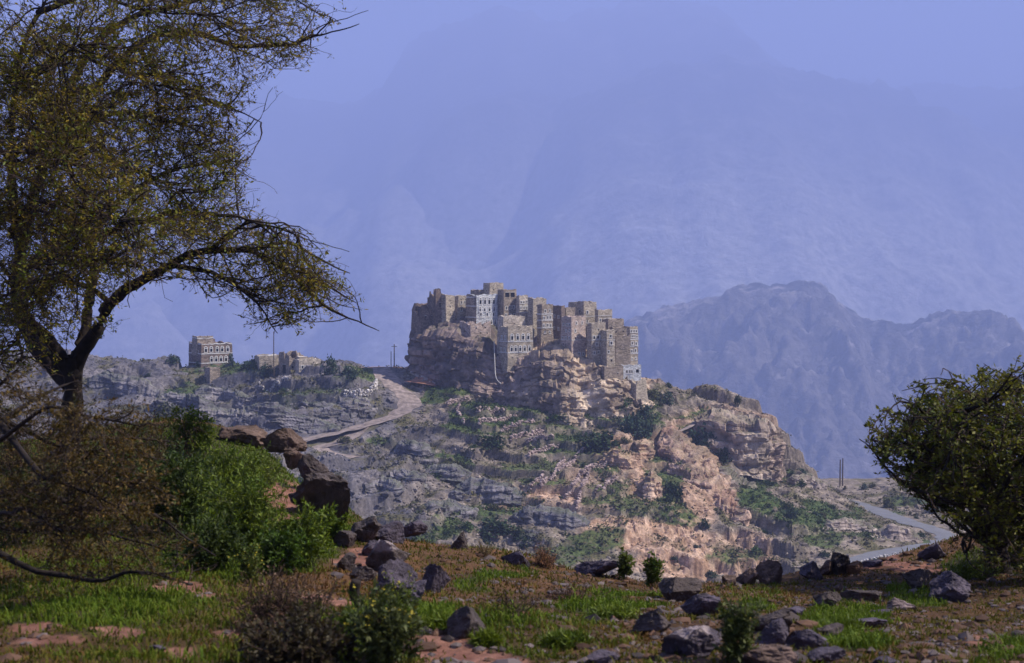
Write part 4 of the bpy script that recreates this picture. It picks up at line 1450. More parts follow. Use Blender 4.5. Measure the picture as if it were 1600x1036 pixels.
TREE_POLY = [(-400, -300), (520, -300), (495, 0), (505, 34), (545, 30), (575, 38), (520, 60), (505, 100), (465, 108), (440, 118), (405, 130), (415, 200), (385, 190), (392, 255), (380, 275), (405, 290), (418, 330), (440, 342), (478, 345), (500, 385), (540, 410), (562, 440), (560, 480), (600, 512), (560, 520), (520, 515), (480, 520), (435, 532), (400, 530), (372, 512), (340, 480), (300, 452), (240, 448), (200, 470), (190, 540), (140, 560), (90, 560), (60, 600), (-400, 640)]
tb = fore_hit(105, 720)
TD = float(tb[1])
tree('acacia_tree', 'large spreading acacia with a dark forked trunk and fine brown-green crown', 'tree', TD, [
    (.18, .14, [(104, 722, 0), (106, 680, 0), (112, 630, 0), (116, 585, 0), (118, 560, 0)]),
    (.12, .018, [(116, 580, 0), (148, 525, -.1), (172, 472, -.2), (215, 440, -.4), (270, 414, -.6), (330, 388, -.8), (390, 392, -.9), (450, 420, -1), (510, 445, -1.1), (556, 474, -1.2)]),
    (.10, .02, [(118, 570, 0), (135, 500, .3), (142, 430, .5), (150, 370, .7), (190, 312, .8), (260, 272, .9), (330, 252, 1), (392, 262, 1)]),
    (.12, .02, [(114, 590, 0), (78, 530, -.2), (52, 500, -.3), (20, 440, -.5), (-30, 380, -.7)]),
    (.15, .02, [(108, 600, .1), (60, 540, .5), (30, 470, .8), (32, 400, 1), (60, 290, 1), (85, 222, 1), (130, 190, .9), (200, 178, .8), (280, 192, .6), (370, 232, .5)]),
    (.09, .014, [(60, 290, 1), (92, 165, .8), (150, 130, .6), (215, 70, .4), (290, 50, .2), (380, 70, 0), (450, 72, -.1), (505, 55, -.2), (565, 36, -.3)]),
    (.09, .02, [(32, 400, 1), (15, 250, .6), (28, 120, .2), (60, 20, 0), (110, -90, 0)]),
    (.07, .016, [(92, 165, .8), (180, 40, 1.2), (280, 5, 1.3), (400, -15, 1.2), (480, -20, 1)]),
    (.06, .014, [(150, 370, .7), (230, 342, -.2), (310, 332, -.9), (400, 346, -1.3), (470, 375, -1.6)]),
    (.045, .01, [(270, 414, -.6), (340, 432, -1), (400, 470, -1.3), (435, 522, -1.5)]),
    (.04, .008, [(450, 420, -1), (505, 480, -1.3), (590, 514, -1.6)]),
    (.06, .016, [(28, 120, .2), (-60, 60, -.4), (-160, 0, -.8)]),
    (.06, .014, [(150, 370, .7), (110, 340, -1), (40, 330, -2), (-30, 360, -2.6)]),
    (.05, .012, [(172, 472, -.2), (120, 440, -1.6), (60, 440, -2.4), (0, 470, -3)]),
    (.05, .012, [(215, 70, .4), (260, 130, -.2), (330, 160, -.6), (405, 188, -.8)]),
    (.05, .012, [(130, 190, .9), (150, 240, -.4), (210, 260, -1.2), (290, 300, -1.6)]),
    (.05, .012, [(28, 120, .2), (110, 90, -.8), (190, 110, -1.4), (260, 140, -1.8)]),
    (.05, .012, [(60, 20, 0), (140, -10, -.8), (240, 20, -1.3), (340, 30, -1.6)]),
    (.04, .01, [(330, 388, -.8), (380, 350, -1), (430, 350, -1.2)]),
    (.04, .01, [(390, 392, -.9), (450, 380, -.6), (510, 410, -.4), (550, 430, -.3)]),
    (.04, .01, [(15, 250, .6), (60, 200, -1), (100, 170, -2), (160, 200, -2.6)]),
    (.05, .01, [(32, 400, 1), (20, 360, -1), (60, 320, -3), (130, 330, -4), (200, 350, -4.6)]),
    (.05, .01, [(20, 440, -.5), (40, 420, -2), (100, 400, -3.4), (170, 410, -4.2)]),
    (.05, .01, [(15, 250, .6), (0, 220, -2), (50, 240, -3.6), (120, 250, -4.4)]),
    (.05, .01, [(28, 120, .2), (20, 140, -2), (60, 120, -3), (130, 60, -3.6)]),
    (.04, .01, [(52, 500, -.3), (30, 530, -1.6), (40, 560, -2.4), (0, 600, -3)]),
], TREE_POLY, 51, [(.09, .12, .005), (.25, .165, .011)], .06, n1=9.0, n2=6.5, n3=6.0, pull=(.05, 0, -.02), leaf_n=5, trunk_parts=1, bare=.08, br=.012, twig_r=.0026)

rb = fore_hit(1560, 898)
RD = float(rb[1])
tree('leafy_tree', 'dense dark green rounded tree by the road bend', 'tree', RD, [
    (.16, .12, [(1562, 902, 0), (1560, 870, 0), (1556, 840, 0)]),
    (.08, .02, [(1556, 850, 0), (1530, 800, -.2), (1490, 760, -.4), (1440, 725, -.6), (1410, 710, -.8)]),
    (.09, .02, [(1556, 845, 0), (1545, 770, .3), (1520, 700, .4), (1490, 650, .5)]),
    (.09, .02, [(1556, 845, 0), (1570, 760, -.2), (1560, 680, -.3), (1555, 630, -.3)]),
    (.09, .02, [(1560, 850, 0), (1610, 760, 0), (1660, 680, 0), (1700, 620, 0)]),
    (.06, .016, [(1556, 850, 0), (1510, 815, -.8), (1470, 790, -1.2), (1430, 760, -1.5)]),
    (.045, .012, [(1545, 770, .3), (1500, 725, -.6), (1455, 705, -1.2)]),
    (.06, .016, [(1520, 690, .4), (1470, 660, -.4), (1445, 640, -.8)]),
    (.06, .016, [(1570, 760, -.2), (1620, 690, -1), (1640, 640, -1.3)]),
    (.06, .016, [(1570, 760, -.2), (1540, 700, -1.3), (1510, 660, -1.8), (1500, 630, -2)]),
    (.05, .014, [(1560, 850, 0), (1540, 810, -1.2), (1570, 760, -2), (1590, 700, -2.4)]),
    (.05, .014, [(1556, 850, 0), (1520, 840, -1), (1500, 850, -1.4), (1510, 870, -1.6)]),
    (.05, .014, [(1560, 850, 0), (1620, 830, -1), (1680, 800, -1.6)]),
    (.05, .014, [(1610, 760, 0), (1660, 760, .5), (1720, 740, 1)]),
    (.05, .014, [(1490, 760, -.4), (1450, 755, .6), (1420, 735, 1)]),
], [(1340, 705), (1358, 680), (1345, 655), (1385, 640), (1400, 662), (1410, 640), (1398, 618), (1440, 588), (1458, 615), (1475, 570), (1500, 595), (1525, 552), (1560, 575), (1600, 565), (1680, 560), (1800, 620), (1850, 800), (1760, 900), (1600, 900), (1530, 888), (1484, 868), (1470, 850), (1500, 815), (1450, 790), (1410, 770), (1400, 745), (1372, 740), (1365, 715)],
     77, [(.06, .085, .006), (.17, .155, .011)], .05, n1=9, n2=7, n3=7.5, len1=(.5, 1.5), len2=(.25, .65), len3=(.1, .28), leaf_n=11, flat=.4, bare=.02, asp=.26, ragged=9)

# the thorny branches that hang into the lower left, close to the lens
nb = at(-140, 960, 9.5)
tree('thorn_bush', 'sparse thorny bush with brown twigs at the lower left edge', 'bush', 9.6, [
    (.06, .045, [(-190, 1010, 0), (-170, 940, 0), (-140, 880, 0)]),
    (.03, .007, [(-150, 900, 0), (-40, 860, -.2), (60, 900, -.4), (150, 912, -.5), (210, 890, -.6), (290, 905, -.6)]),
    (.03, .007, [(-150, 890, 0), (-60, 800, 0), (40, 760, 0), (140, 790, .1), (240, 800, .2), (340, 862, .2)]),
    (.03, .008, [(-140, 880, 0), (-80, 720, .1), (0, 660, .2), (80, 690, .2), (170, 710, .2)]),
    (.03, .008, [(-140, 880, 0), (-60, 830, .4), (60, 830, .7), (160, 840, .9), (260, 860, 1)]),
    (.025, .007, [(-80, 720, .1), (-20, 620, 0), (30, 580, 0)]),
    (.025, .007, [(0, 660, .2), (60, 740, -.5), (120, 760, -.7), (190, 790, -.8)]),
    (.02, .006, [(40, 760, 0), (110, 730, -.4), (180, 760, -.5), (230, 740, -.5)]),
    (.02, .006, [(-60, 830, .4), (20, 800, -.6), (90, 830, -.9)]),
    (.02, .006, [(-80, 720, .1), (0, 690, -.6), (70, 640, -.8), (140, 650, -.9), (220, 660, -.9)]),
    (.02, .006, [(0, 660, .2), (60, 620, .4), (120, 600, .6)]),
    (.02, .006, [(40, 760, 0), (100, 690, .4), (180, 680, .6), (270, 690, .7)]),
], [(-200, 540), (40, 560), (90, 590), (140, 600), (220, 640), (290, 670), (270, 730), (300, 800), (350, 860), (300, 912), (230, 915), (150, 925), (60, 925), (0, 950), (-200, 980)],
     91, [(.035, .036, .004), (.12, .068, .008)], .028, n1=16, n2=13, n3=12, len1=(.2, .45), len2=(.08, .22), len3=(.04, .1), leaf_n=9, twig_r=.0015, bare=.05, br=.004)

# ------------------------------------------------------------------ small plants of the near hill
def herb(name, label, cat, px, py, w, h, seed, cols, nstem=60, leaf=.035, per=16, asp=.16, flower=None, curl=.12, spread=.55, twigmat='twig', leafy=True, group=None, r=.003, up=.12, feather=0):
    g = np.random.default_rng(seed)
    P = fore_hit(px, py)
    if P[1] > 34:
        P = at(px, py, 24)
    sc = P[1] / FPX
    root = empty(name, P)
    tag(root, label, cat, group)
    wr, hr = w * sc / 2, h * sc
    s = g.normal(0, .28, (nstem, 3)) * np.array([wr, wr * .8, 0])
    s[:, 2] = fore_h(P[0] + s[:, 0], P[1] + s[:, 1]) - P[2] - .01
    d = g.normal(0, 1, (nstem, 3)) * np.array([spread * wr / max(hr, .01), spread * wr / max(hr, .01) * .8, .1]) + np.array([0, 0, 1])
    ln = hr * g.uniform(.55, 1.05, nstem)
    Q = sprout(s, d, ln, 7, curl, np.array([0, 0, up]), g)
    parts = [tubes(Q, np.full(nstem, r), np.full(nstem, r * .45), 3)]
    # side twigs
    w_ = np.repeat(np.arange(nstem), 5 if feather == 0 else feather)
    t = g.uniform(.25, .98, len(w_)) * 6.999
    i = t.astype(int)
    s2 = Q[w_, i] + (Q[w_, i + 1] - Q[w_, i]) * (t - i)[:, None]
    d2 = unit(Q[w_, i + 1] - Q[w_, i]) * .7 + g.normal(0, .7, (len(w_), 3))
    Q2 = sprout(s2, d2, ln[w_] * g.uniform(.12, .35, len(w_)), 4, .2, np.array([0, 0, .05]), g)
    parts.append(tubes(Q2, np.full(len(Q2), r * .6), np.full(len(Q2), r * .35), 3))
    v, f = cat_mesh(parts)
    mk('stems', v, f, M[twigmat] if twigmat != 'green' else M['greenstem'], parent=root)
    if leafy:
        q = np.repeat(Q2, per, 0)
        tt = g.uniform(.05, 1, len(q)) * 3.999
        i = tt.astype(int)
        ar = np.arange(len(q))
        LP = q[ar, i] + (q[ar, i + 1] - q[ar, i]) * (tt - i)[:, None]
        lv, lf = leaves(LP, np.full(len(LP), leaf), asp, g, out=unit(q[:, -1] - q[:, 0]) * .6)
        mixv = np.clip(.5 + .5 * fbm((LP + P) * 4, 2, seed) + g.normal(0, .2, len(LP)), 0, 1)
        lc = lerp(C3(*cols[0]), C3(*cols[1]), mixv) * g.uniform(.7, 1.3, (len(LP), 1))
        mk('foliage', lv, lf, M['leaf'], np.repeat(lc, 4, 0), parent=root)
    if flower:
        tips = Q2[g.uniform(0, 1, len(Q2)) < flower[1]][:, -1]
        tips = tips[tips[:, 2] > hr * .45]
        if len(tips):
            fl = np.repeat(tips, 3, 0) + g.normal(0, .006, (len(tips) * 3, 3))
            lv, lf = leaves(fl, np.full(len(fl), flower[2]), .5, g)
            mk('flowers', lv, lf, M['leaf'], np.tile(C3(*flower[0]), (len(lv), 1)), parent=root)['kind'] = 'stuff'
    return root


M['greenstem'] = mat_flat('green_stem', (.06, .075, .02), .7, .2, 5, 0)
G1, G2 = (.06, .11, .005), (.16, .195, .012)
D1, D2 = (.022, .045, .005), (.06, .082, .010)
herb('green_shrub', 'feathery bright green shrub in the middle of the left bank', 'shrub', 385, 868, 150, 140, 1, (G1, G2), 90, .05, 14, .12, twigmat='green', group='green shrubs on the left bank')
herb('green_shrub', 'dark leafy shrub under the acacia beside the trunk', 'shrub', 268, 835, 170, 130, 2, (D1, D2), 90, .05, 14, .2, twigmat='green', group='green shrubs on the left bank')
herb('green_shrub', 'fresh green shrub left of the large boulder', 'shrub', 465, 890, 110, 95, 3, (G1, G2), 80, .045, 14, .16, twigmat='green', group='green shrubs on the left bank')
herb('green_shrub', 'sunlit low shrub along the top of the bank', 'shrub', 360, 770, 150, 80, 4, (G1, G2), 90, .05, 12, .14, twigmat='green', group='green shrubs on the left bank')
herb('green_shrub', 'light green clump between bank top and brown rocks', 'shrub', 395, 758, 110, 45, 5, (G1, (.15, .165, .035)), 90, .045, 12, .12, twigmat='green', group='green shrubs on the left bank')
herb('green_shrub', 'upright bright bush rising on the skyline right of the trunk', 'shrub', 300, 715, 80, 75, 6, (G1, G2), 70, .055, 14, .18, twigmat='green', group='green shrubs on the left bank')
herb('green_shrub', 'dense olive shrub below the acacia trunk', 'shrub', 200, 775, 150, 100, 7, (D1, G1), 80, .05, 14, .18, twigmat='green', group='green shrubs on the left bank')
herb('green_shrub', 'dark shrub at the foot of the left bank', 'shrub', 330, 895, 120, 80, 8, (D1, D2), 80, .04, 14, .2, twigmat='green', group='green shrubs on the left bank')
herb('green_shrub', 'leafy plant in the black hollow under the large boulder', 'shrub', 515, 845, 60, 45, 9, (G1, G2), 40, .045, 10, .25, twigmat='green', group='green shrubs on the left bank')
herb('green_shrub', 'dark green clump at the right end of the left bank', 'shrub', 440, 895, 90, 70, 10, (D1, G1), 60, .04, 12, .2, twigmat='green', group='green shrubs on the left bank')
herb('dry_bush', 'leafless reddish twig bush right of the acacia trunk', 'bush', 235, 725, 170, 110, 35, ((.12, .05, .02), (.16, .09, .03)), 60, .02, 3, .3, curl=.3, spread=1.0, r=.004, feather=8)
herb('dry_bush', 'brown twiggy brush between acacia trunk and left edge', 'bush', 40, 755, 200, 130, 36, ((.09, .06, .012), (.15, .08, .016)), 90, .025, 6, .25, curl=.3, spread=1.0, r=.004, feather=8)
herb('dry_bush', 'dark brush at the acacia foot in the shade', 'bush', 120, 790, 200, 90, 37, (D1, (.10, .07, .012)), 90, .03, 8, .22, curl=.3, spread=1.0, r=.004, feather=7)
herb('green_shrub', 'olive bush at the left edge behind the thorny bush', 'shrub', 20, 850, 190, 120, 38, (D1, (.09, .08, .012)), 90, .04, 10, .2, twigmat='green', group='green shrubs on the left bank')
YF = ((.42, .34, .03), .35, .014)
herb('flowering_herb', 'slim herb with yellow flower heads left of the thorny brown bush', 'plant', 388, 912, 40, 62, 21, (G1, (.14, .14, .03)), 26, .03, 8, .2, flower=YF, twigmat='green')
herb('flowering_herb', 'tall yellow-flowered herb in front of the boulder line', 'plant', 600, 1044, 120, 120, 22, (D1, (.09, .10, .025)), 60, .035, 10, .2, flower=YF, twigmat='green')
herb('flowering_herb', 'yellow-flowered stems against the dark boulder', 'plant', 622, 960, 60, 62, 23, (G1, G2), 22, .022, 5, .2, flower=YF, twigmat='green')
herb('flowering_herb', 'dark leafy herb standing among the heap of rocks', 'plant', 1150, 1036, 62, 92, 24, (D1, (.09, .10, .02)), 40, .03, 10, .2, flower=((.3, .25, .03), .15, .012), twigmat='green')
herb('dry_bush', 'brown leafless thorn bush before the left bank', 'bush', 440, 985, 170, 105, 31, ((.14, .075, .05), (.18, .11, .06)), 90, .016, 4, .3, curl=.3, spread=1.1, r=.0035, feather=8)
herb('dry_bush', 'dark low bush in the bottom left centre', 'bush', 470, 1050, 190, 110, 32, ((.03, .028, .012), (.07, .05, .02)), 90, .03, 8, .25, curl=.25, spread=1.0, r=.004, feather=7)
herb('dry_bush', 'dry branching twigs in the middle of the brown grass', 'bush', 800, 962, 130, 60, 33, None, 16, curl=.3, spread=1.2, leafy=False, r=.004, feather=8)
herb('dry_bush', 'thin brown twigs right of the green grass patch', 'bush', 890, 940, 120, 50, 34, ((.15, .07, .045), (.2, .1, .06)), 40, .014, 2, .3, curl=.3, spread=1.2, r=.0028, feather=6)
herb('sapling', 'slender olive sapling on the rim, left of the pair', 'sapling', 975, 908, 20, 48, 41, (G1, (.12, .12, .03)), 12, .045, 14, .25, spread=.25, twigmat='green', up=.3)
herb('sapling', 'slender olive sapling on the rim, right of the pair', 'sapling', 1020, 918, 24, 54, 42, (G1, (.13, .12, .03)), 14, .05, 14, .25, spread=.25, twigmat='green', up=.3)
herb('dry_tuft', 'dry orange grass tuft on the rim', 'grass tuft', 850, 886, 48, 32, 43, ((.26, .11, .05), (.34, .17, .08)), 90, .03, 3, .06, spread=.9, r=.002)
herb('dry_tuft', 'small straw-coloured tuft on the rim left of the orange one', 'grass tuft', 757, 868, 26, 22, 44, ((.2, .16, .06), (.26, .2, .1)), 40, .02, 3, .1, spread=.9, r=.0018)
for k, (px, py, w, h, lab) in enumerate([(1522, 905, 90, 26, 'bright grass clump in the shade edge of the rounded tree'), (690, 985, 90, 26, 'lush grass clump left of the tall dark boulder'), (960, 965, 120, 22, 'lush grass clump in the middle green patch'), (1320, 985, 80, 18, 'small grass clump among the ridged flat rocks'), (560, 990, 60, 40, 'grass clump at the foot of the grey stump'), (880, 1010, 80, 22, 'low grass clump above the rounded cut rock'), (760, 1008, 50, 18, 'leafy clump at the edge of the bare red soil')]):
    herb('grass_clump', lab, 'grass clump', px, py, w, h, 60 + k, (G1, G2), 120, .05, 4, .07, spread=.8, twigmat='green', r=.002)
# broken stump
sp = fore_hit(556, 964)
ss = sp[1] / FPX
L_ = np.array([[0, 0, -.05], [.01, 0, .15], [-.01, .01, .3], [.005, 0, 58 * ss]])
L_[1:3, 2] = np.array([.33, .7]) * 58 * ss
sv, sf = tubes(spline(L_, 12)[None], np.array([11 * ss]), np.array([7 * ss]), 9)
sv = sv + (sv - 0) * np.array([.25, .25, 0]) * fbm(sv * 14, 3, 3)[:, None]
so = mk('tree_stump', np.concatenate([sv, [[0, 0, 57 * ss]]]), [sf, np.array([[len(sv) - 9 + k, len(sv) - 9 + (k + 1) % 9, len(sv)] for k in range(9)])], M['bark'], smooth=True)
so.location = tuple(sp)
tag(so, 'thin dark broken stump beside the yellow-flowered herb', 'stump')

# ------------------------------------------------------------------ loose rock and scrub on the village hill
def hill_sample(n, y0=288, y1=424):
    y = RNG.uniform(y0, y1, n)
    x = (RNG.uniform(-60, 1660, n) - 800) / FPX * y
    return np.stack([x, y, hill_h(x, y)], -1)


def clear_of_roads(P, m=3.6):
    k = np.ones(len(P), bool)
    for ln in (TRACK, SPUR, ROAD):
        k &= polyline_dist(P[:, 0], P[:, 1], ln)[0] > m
    return k


HP = hill_sample(90000)
HP = HP[clear_of_roads(HP)]
hg = region(HP, GREENS)
hq = pix(HP)
rocky = fbm(HP[:, :2] * .05, 3, 401) + .45 * (blob(hq, 640, 640, 60, 40) + blob(hq, 400, 640, 200, 50) + blob(hq, 560, 700, 90, 30) + blob(hq, 980, 760, 90, 50) + blob(hq, 620, 780, 90, 40))
k = RNG.uniform(0, 1, len(HP)) < np.clip(.12 + .5 * rocky - .25 * hg, .01, .7)
RP = HP[k]
_, _ = 0, 0
rc, _ = hill_colour(RP, np.full(len(RP), 2.0))
rc = np.clip(rc * RNG.uniform(.6, 1.35, (len(RP), 1)), .03, .7)
scatter_stones('rubble', 'angular loose stones covering the village hillside', RP, RNG.gamma(1.8, .12, len(RP)) + .08, rc, M['rubble'], 8, .75)

SP_ = hill_sample(60000)
SP_ = SP_[clear_of_roads(SP_)]
sg = region(SP_, GREENS)
sn = fbm(SP_[:, :2] * .22, 4, 67)
k = RNG.uniform(0, 1, len(SP_)) < np.clip(.05 + .6 * sg + .36 * sstep(0, .5, sn), 0, .8)
SP_ = SP_[k]
sg = sg[k]
per = 7
q = np.repeat(SP_, per, 0) + RNG.normal(0, .38, (len(SP_) * per, 3)) * np.array([1, 1, .45]) + np.array([0, 0, .18])
sz = np.repeat(RNG.gamma(3, .11, len(SP_)) + .15, per)
v, f = leaves(q, sz, .34, RNG)
u = np.repeat(np.clip(sg + RNG.normal(0, .25, len(SP_)), 0, 1), per)
c = lerp(C3(.10, .088, .04), C3(.055, .088, .024), u) * np.repeat(RNG.uniform(.55, 1.35, (len(SP_), 1)), per, 0)
sc_ = mk('scrub', v, f, M['far_leaf'], np.repeat(c, 4, 0))
tag(sc_, 'low green and olive scrub on the village hillside', kind='stuff')


def clump(seed, n_lobes=16, per=46, leaf=.17, tall=1.0):
    """unit-size bush of many leaf faces, foot at the origin, about 2 wide and 1.6 tall"""
    g = np.random.default_rng(seed)
    c = g.normal(size=(n_lobes, 3))
    c = unit(c) * g.uniform(.35, .8, (n_lobes, 1))
    c[:, 2] = np.abs(c[:, 2]) * 1.15 * tall + .18
    P = np.repeat(c, per, 0)
    dd = unit(g.normal(size=P.shape)) * (g.uniform(0, 1, (len(P), 1)) ** .4) * np.repeat(g.uniform(.2, .42, (n_lobes, 1)), per, 0)
    P = P + dd
    v, f = leaves(P, np.full(len(P), leaf), .42, g, out=unit(dd))
    t = np.repeat(g.uniform(.75, 1.25, n_lobes), per)
    col = np.repeat(t * g.uniform(.65, 1.4, len(P)), 4)
    return v, f, col


CL = [clump(500 + k) for k in range(5)]
TONES = {'dark': (.030, .052, .020), 'green': (.055, .088, .024), 'olive': (.085, .088, .035), 'blue': (.040, .068, .040), 'pale': (.17, .17, .11)}
CLM = {}


def hill_shrub(label, px, py, w, h, tone, k, group=None, foot=None, name='shrub'):
    key = (k % 5, tone)
    if key not in CLM:
        v, f, t = CL[k % 5]
        CLM[key] = mk('shrub', v, f, M['far_leaf'], C3(*TONES[tone]) * t[:, None], mesh_only=True)
    P = hill_hit(px, py) if foot is None else foot
    o = bpy.data.objects.new(name, CLM[key])
    COL.objects.link(o)
    s = P[1] / FPX
    o.location = (P[0], P[1] + .3, P[2] - .15 * h * s)
    o.scale = (w * s / 2, w * s / 2 * .9, h * s / 1.45)
    o.rotation_euler = (0, 0, (k * 2.4) % 6.28)
    tag(o, label, 'shrub', group)
    return o


for k, a in enumerate([
    ('dark wide-crowned bush on the terraces below the village rock', 768, 698, 56, 32, 'dark'),
    ('pale grey-green bush just under the left part of the village rock', 756, 626, 38, 16, 'pale'),
    ('dark bush below the pale bush at the village rock foot', 748, 638, 26, 14, 'dark'),
    ('largest dark green thicket below the middle of the village', 940, 704, 82, 46, 'dark'),
    ('blue-green thicket climbing right of the largest thicket', 994, 682, 58, 54, 'blue'),
    ('thicket filling the cleft left of the tan cliff', 1096, 706, 62, 60, 'blue'),
    ('smaller bush under the cleft thicket', 1128, 722, 40, 34, 'dark'),
    ('green bush on the crest right of the village', 1042, 630, 28, 26, 'blue'),
    ('round bush beside the dirt track fork', 540, 692, 30, 16, 'olive'),
    ('olive bush on the slope below the track', 718, 734, 36, 24, 'olive'),
    ('long dark thicket low on the slope centre', 770, 832, 84, 36, 'dark'),
    ('dark bush at right end of the low thicket', 812, 842, 34, 30, 'dark'),
    ('small round bush below the low thicket', 824, 856, 28, 22, 'dark'),
    ('green bush at the left of the low thicket', 730, 830, 40, 24, 'green'),
    ('bush in the gully beneath the reddish cliff', 1052, 780, 44, 46, 'dark'),
    ('bush at the foot of the reddish cliff', 1100, 825, 26, 24, 'dark'),
    ('bush on the lower orange slope', 1112, 900, 26, 14, 'dark'),
    ('dark bush left of the village end on the slope', 975, 640, 36, 26, 'green'),
    ('bush on the path below the village end', 1010, 655, 40, 34, 'blue'),
    ('green thicket under the rock at centre terraces', 870, 655, 60, 22, 'green'),
    ('small bush on the skyline right of the tan cliff', 1238, 744, 14, 14, 'green'),
    ('dry brown bush on the slope under the left ridge house', 268, 648, 60, 30, 'olive'),
    ('dark bushes at the road bend edge', 1300, 795, 20, 10, 'dark'),
    ('grey-green bush between road loop and knoll', 1390, 795, 30, 26, 'olive'),
    ('bush on the knoll beyond the road', 1460, 800, 34, 22, 'olive'),
    ('dark bush by the lower road edge', 1375, 882, 40, 16, 'dark'),
    ('bush beside the tree on the right slope', 1290, 870, 22, 14, 'dark'),
    ('bush right of the ruined ridge house, taller one', 517, 586, 34, 40, 'blue'),
    ('bush right of the taller ridge bush', 545, 588, 34, 24, 'blue'),
    ('bush left of the ridge shed', 392, 576, 28, 28, 'blue'),
    ('bush in front of the ridge shed', 416, 584, 26, 24, 'blue'),
    ('bush behind the left end of the white-windowed ridge house', 270, 566, 28, 18, 'blue'),
    ('small bush before the white-windowed ridge house', 310, 574, 18, 14, 'green'),
    ('bush at the right end of the white-windowed ridge house', 360, 572, 12, 30, 'blue'),
    ('bush on the village rock below the pale ruin', 735, 560, 14, 14, 'dark'),
]):
    hill_shrub(*a, k)
mid = hill_sample(900)
mg = region(mid, GREENS)
mq = pix(mid)
k = RNG.uniform(0, 1, len(mid)) < np.clip(.10 + .35 * mg, 0, 1)
k &= clear_of_roads(mid, 5) & ~(blob(mq, 830, 540, 240, 100) > .1)
for j, P in enumerate(mid[k][:170]):
    w = float(RNG.gamma(3, 3.6) + 6)
    tn = ['dark', 'green', 'olive', 'blue'][j % 4]
    zx, zy = pix(P)
    zone = ('on the far left slope below the ridge houses' if zx < 470 else 'beside the dirt track' if zx < 650 and zy < 700 else 'on the low slope under the track' if zx < 680 else ('on the terraces under the village rock' if zy < 720 else 'on the lower middle slope above the boulders') if zx < 960 else ('on the shoulder right of the village' if zy < 720 else 'on the orange rocky slope') if zx < 1200 else 'on the slope near the asphalt road')
    hill_shrub({'dark': 'small dark green shrub ', 'green': 'small fresh green shrub ', 'olive': 'small olive shrub ', 'blue': 'small bluish green shrub '}[tn] + zone, 0, 0, w, w * RNG.uniform(.5, .85), ['dark', 'green', 'olive', 'blue'][j % 4], j, 'scattered shrubs of the slope', foot=P)


def small_tree(label, px, py, w, h, trunk, tone, k):
    P = hill_hit(px, py)
    s = P[1] / FPX
    root = empty('small_tree', P)
    tag(root, label, 'tree')
    L = spline(np.array([[0, 0, -.3], [.1, 0, trunk * s * .5], [-.05, .05, trunk * s + .2], [0, 0, h * s * .8]]), 10)
    v, f = tubes(L[None], np.array([.16]), np.array([.05]), 6)
    mk('trunk', v, f, M['bark'], parent=root, smooth=True)
    v, f, t = clump(700 + k, 14, 50, .2)
    v = v * np.array([w * s / 2, w * s / 2, (h - trunk) * s / 1.5]) + np.array([0, 0, trunk * s])
    mk('crown', v, f, M['far_leaf'], C3(*TONES[tone]) * t[:, None], parent=root)


small_tree('lone little tree on the crest above the tan cliff', 1153, 636, 13, 22, 5, 'dark', 1)
small_tree('slim dark tree with a bare trunk on the right slope', 1236, 832, 24, 46, 20, 'blue', 2)


# ------------------------------------------------------------------ dry-stone walls
def stone_wall(label, pts, h=1.1, th=.6, stone=.26, tone=(.33, .25, .23), name='terrace_wall', group='dry-stone terrace walls on the slope', rows=None, seed=0, mat='rubble'):
    g = np.random.default_rng(800 + seed)
    W_ = np.array([hill_hit(*p) for p in pts])
    L, s = resample(W_, 200)
    ln = s[-1]
    P, sz = [], []
    nr = rows or max(2, int(h / (stone * 1.35)))
    for rr_ in range(nr):
        m = int(ln / (stone * 1.5))
        t = (np.arange(m) + (.5 if rr_ % 2 else 0)) / m + g.normal(0, .15 / m, m)
        i = np.clip(t, 0, .999) * 199
        q = np.stack([np.interp(i, np.arange(200), L[:, k]) for k in range(3)], -1)
        gz = hill_h(q[:, 0], q[:, 1])
        q[:, 2] = np.minimum(gz, q[:, 2] + .5) + stone * .4 + rr_ * stone * 1.25
        q[:, :2] += g.normal(0, .08, (m, 2))
        if rr_ == nr - 1:
            q = q[g.uniform(0, 1, m) > .35]
        P.append(q)
    P = np.concatenate(P)
    c = C3(*tone) * g.uniform(.6, 1.5, (len(P), 1))
    root = empty(name, W_[len(W_) // 2])
    tag(root, label, 'wall', group)
    o = scatter_stones('stones', '', P - W_[len(W_) // 2], np.full(len(P), stone) * g.uniform(.75, 1.35, len(P)), c, M[mat], 900 + seed, .8, parent=root)
    o['kind'] = 'stuff'


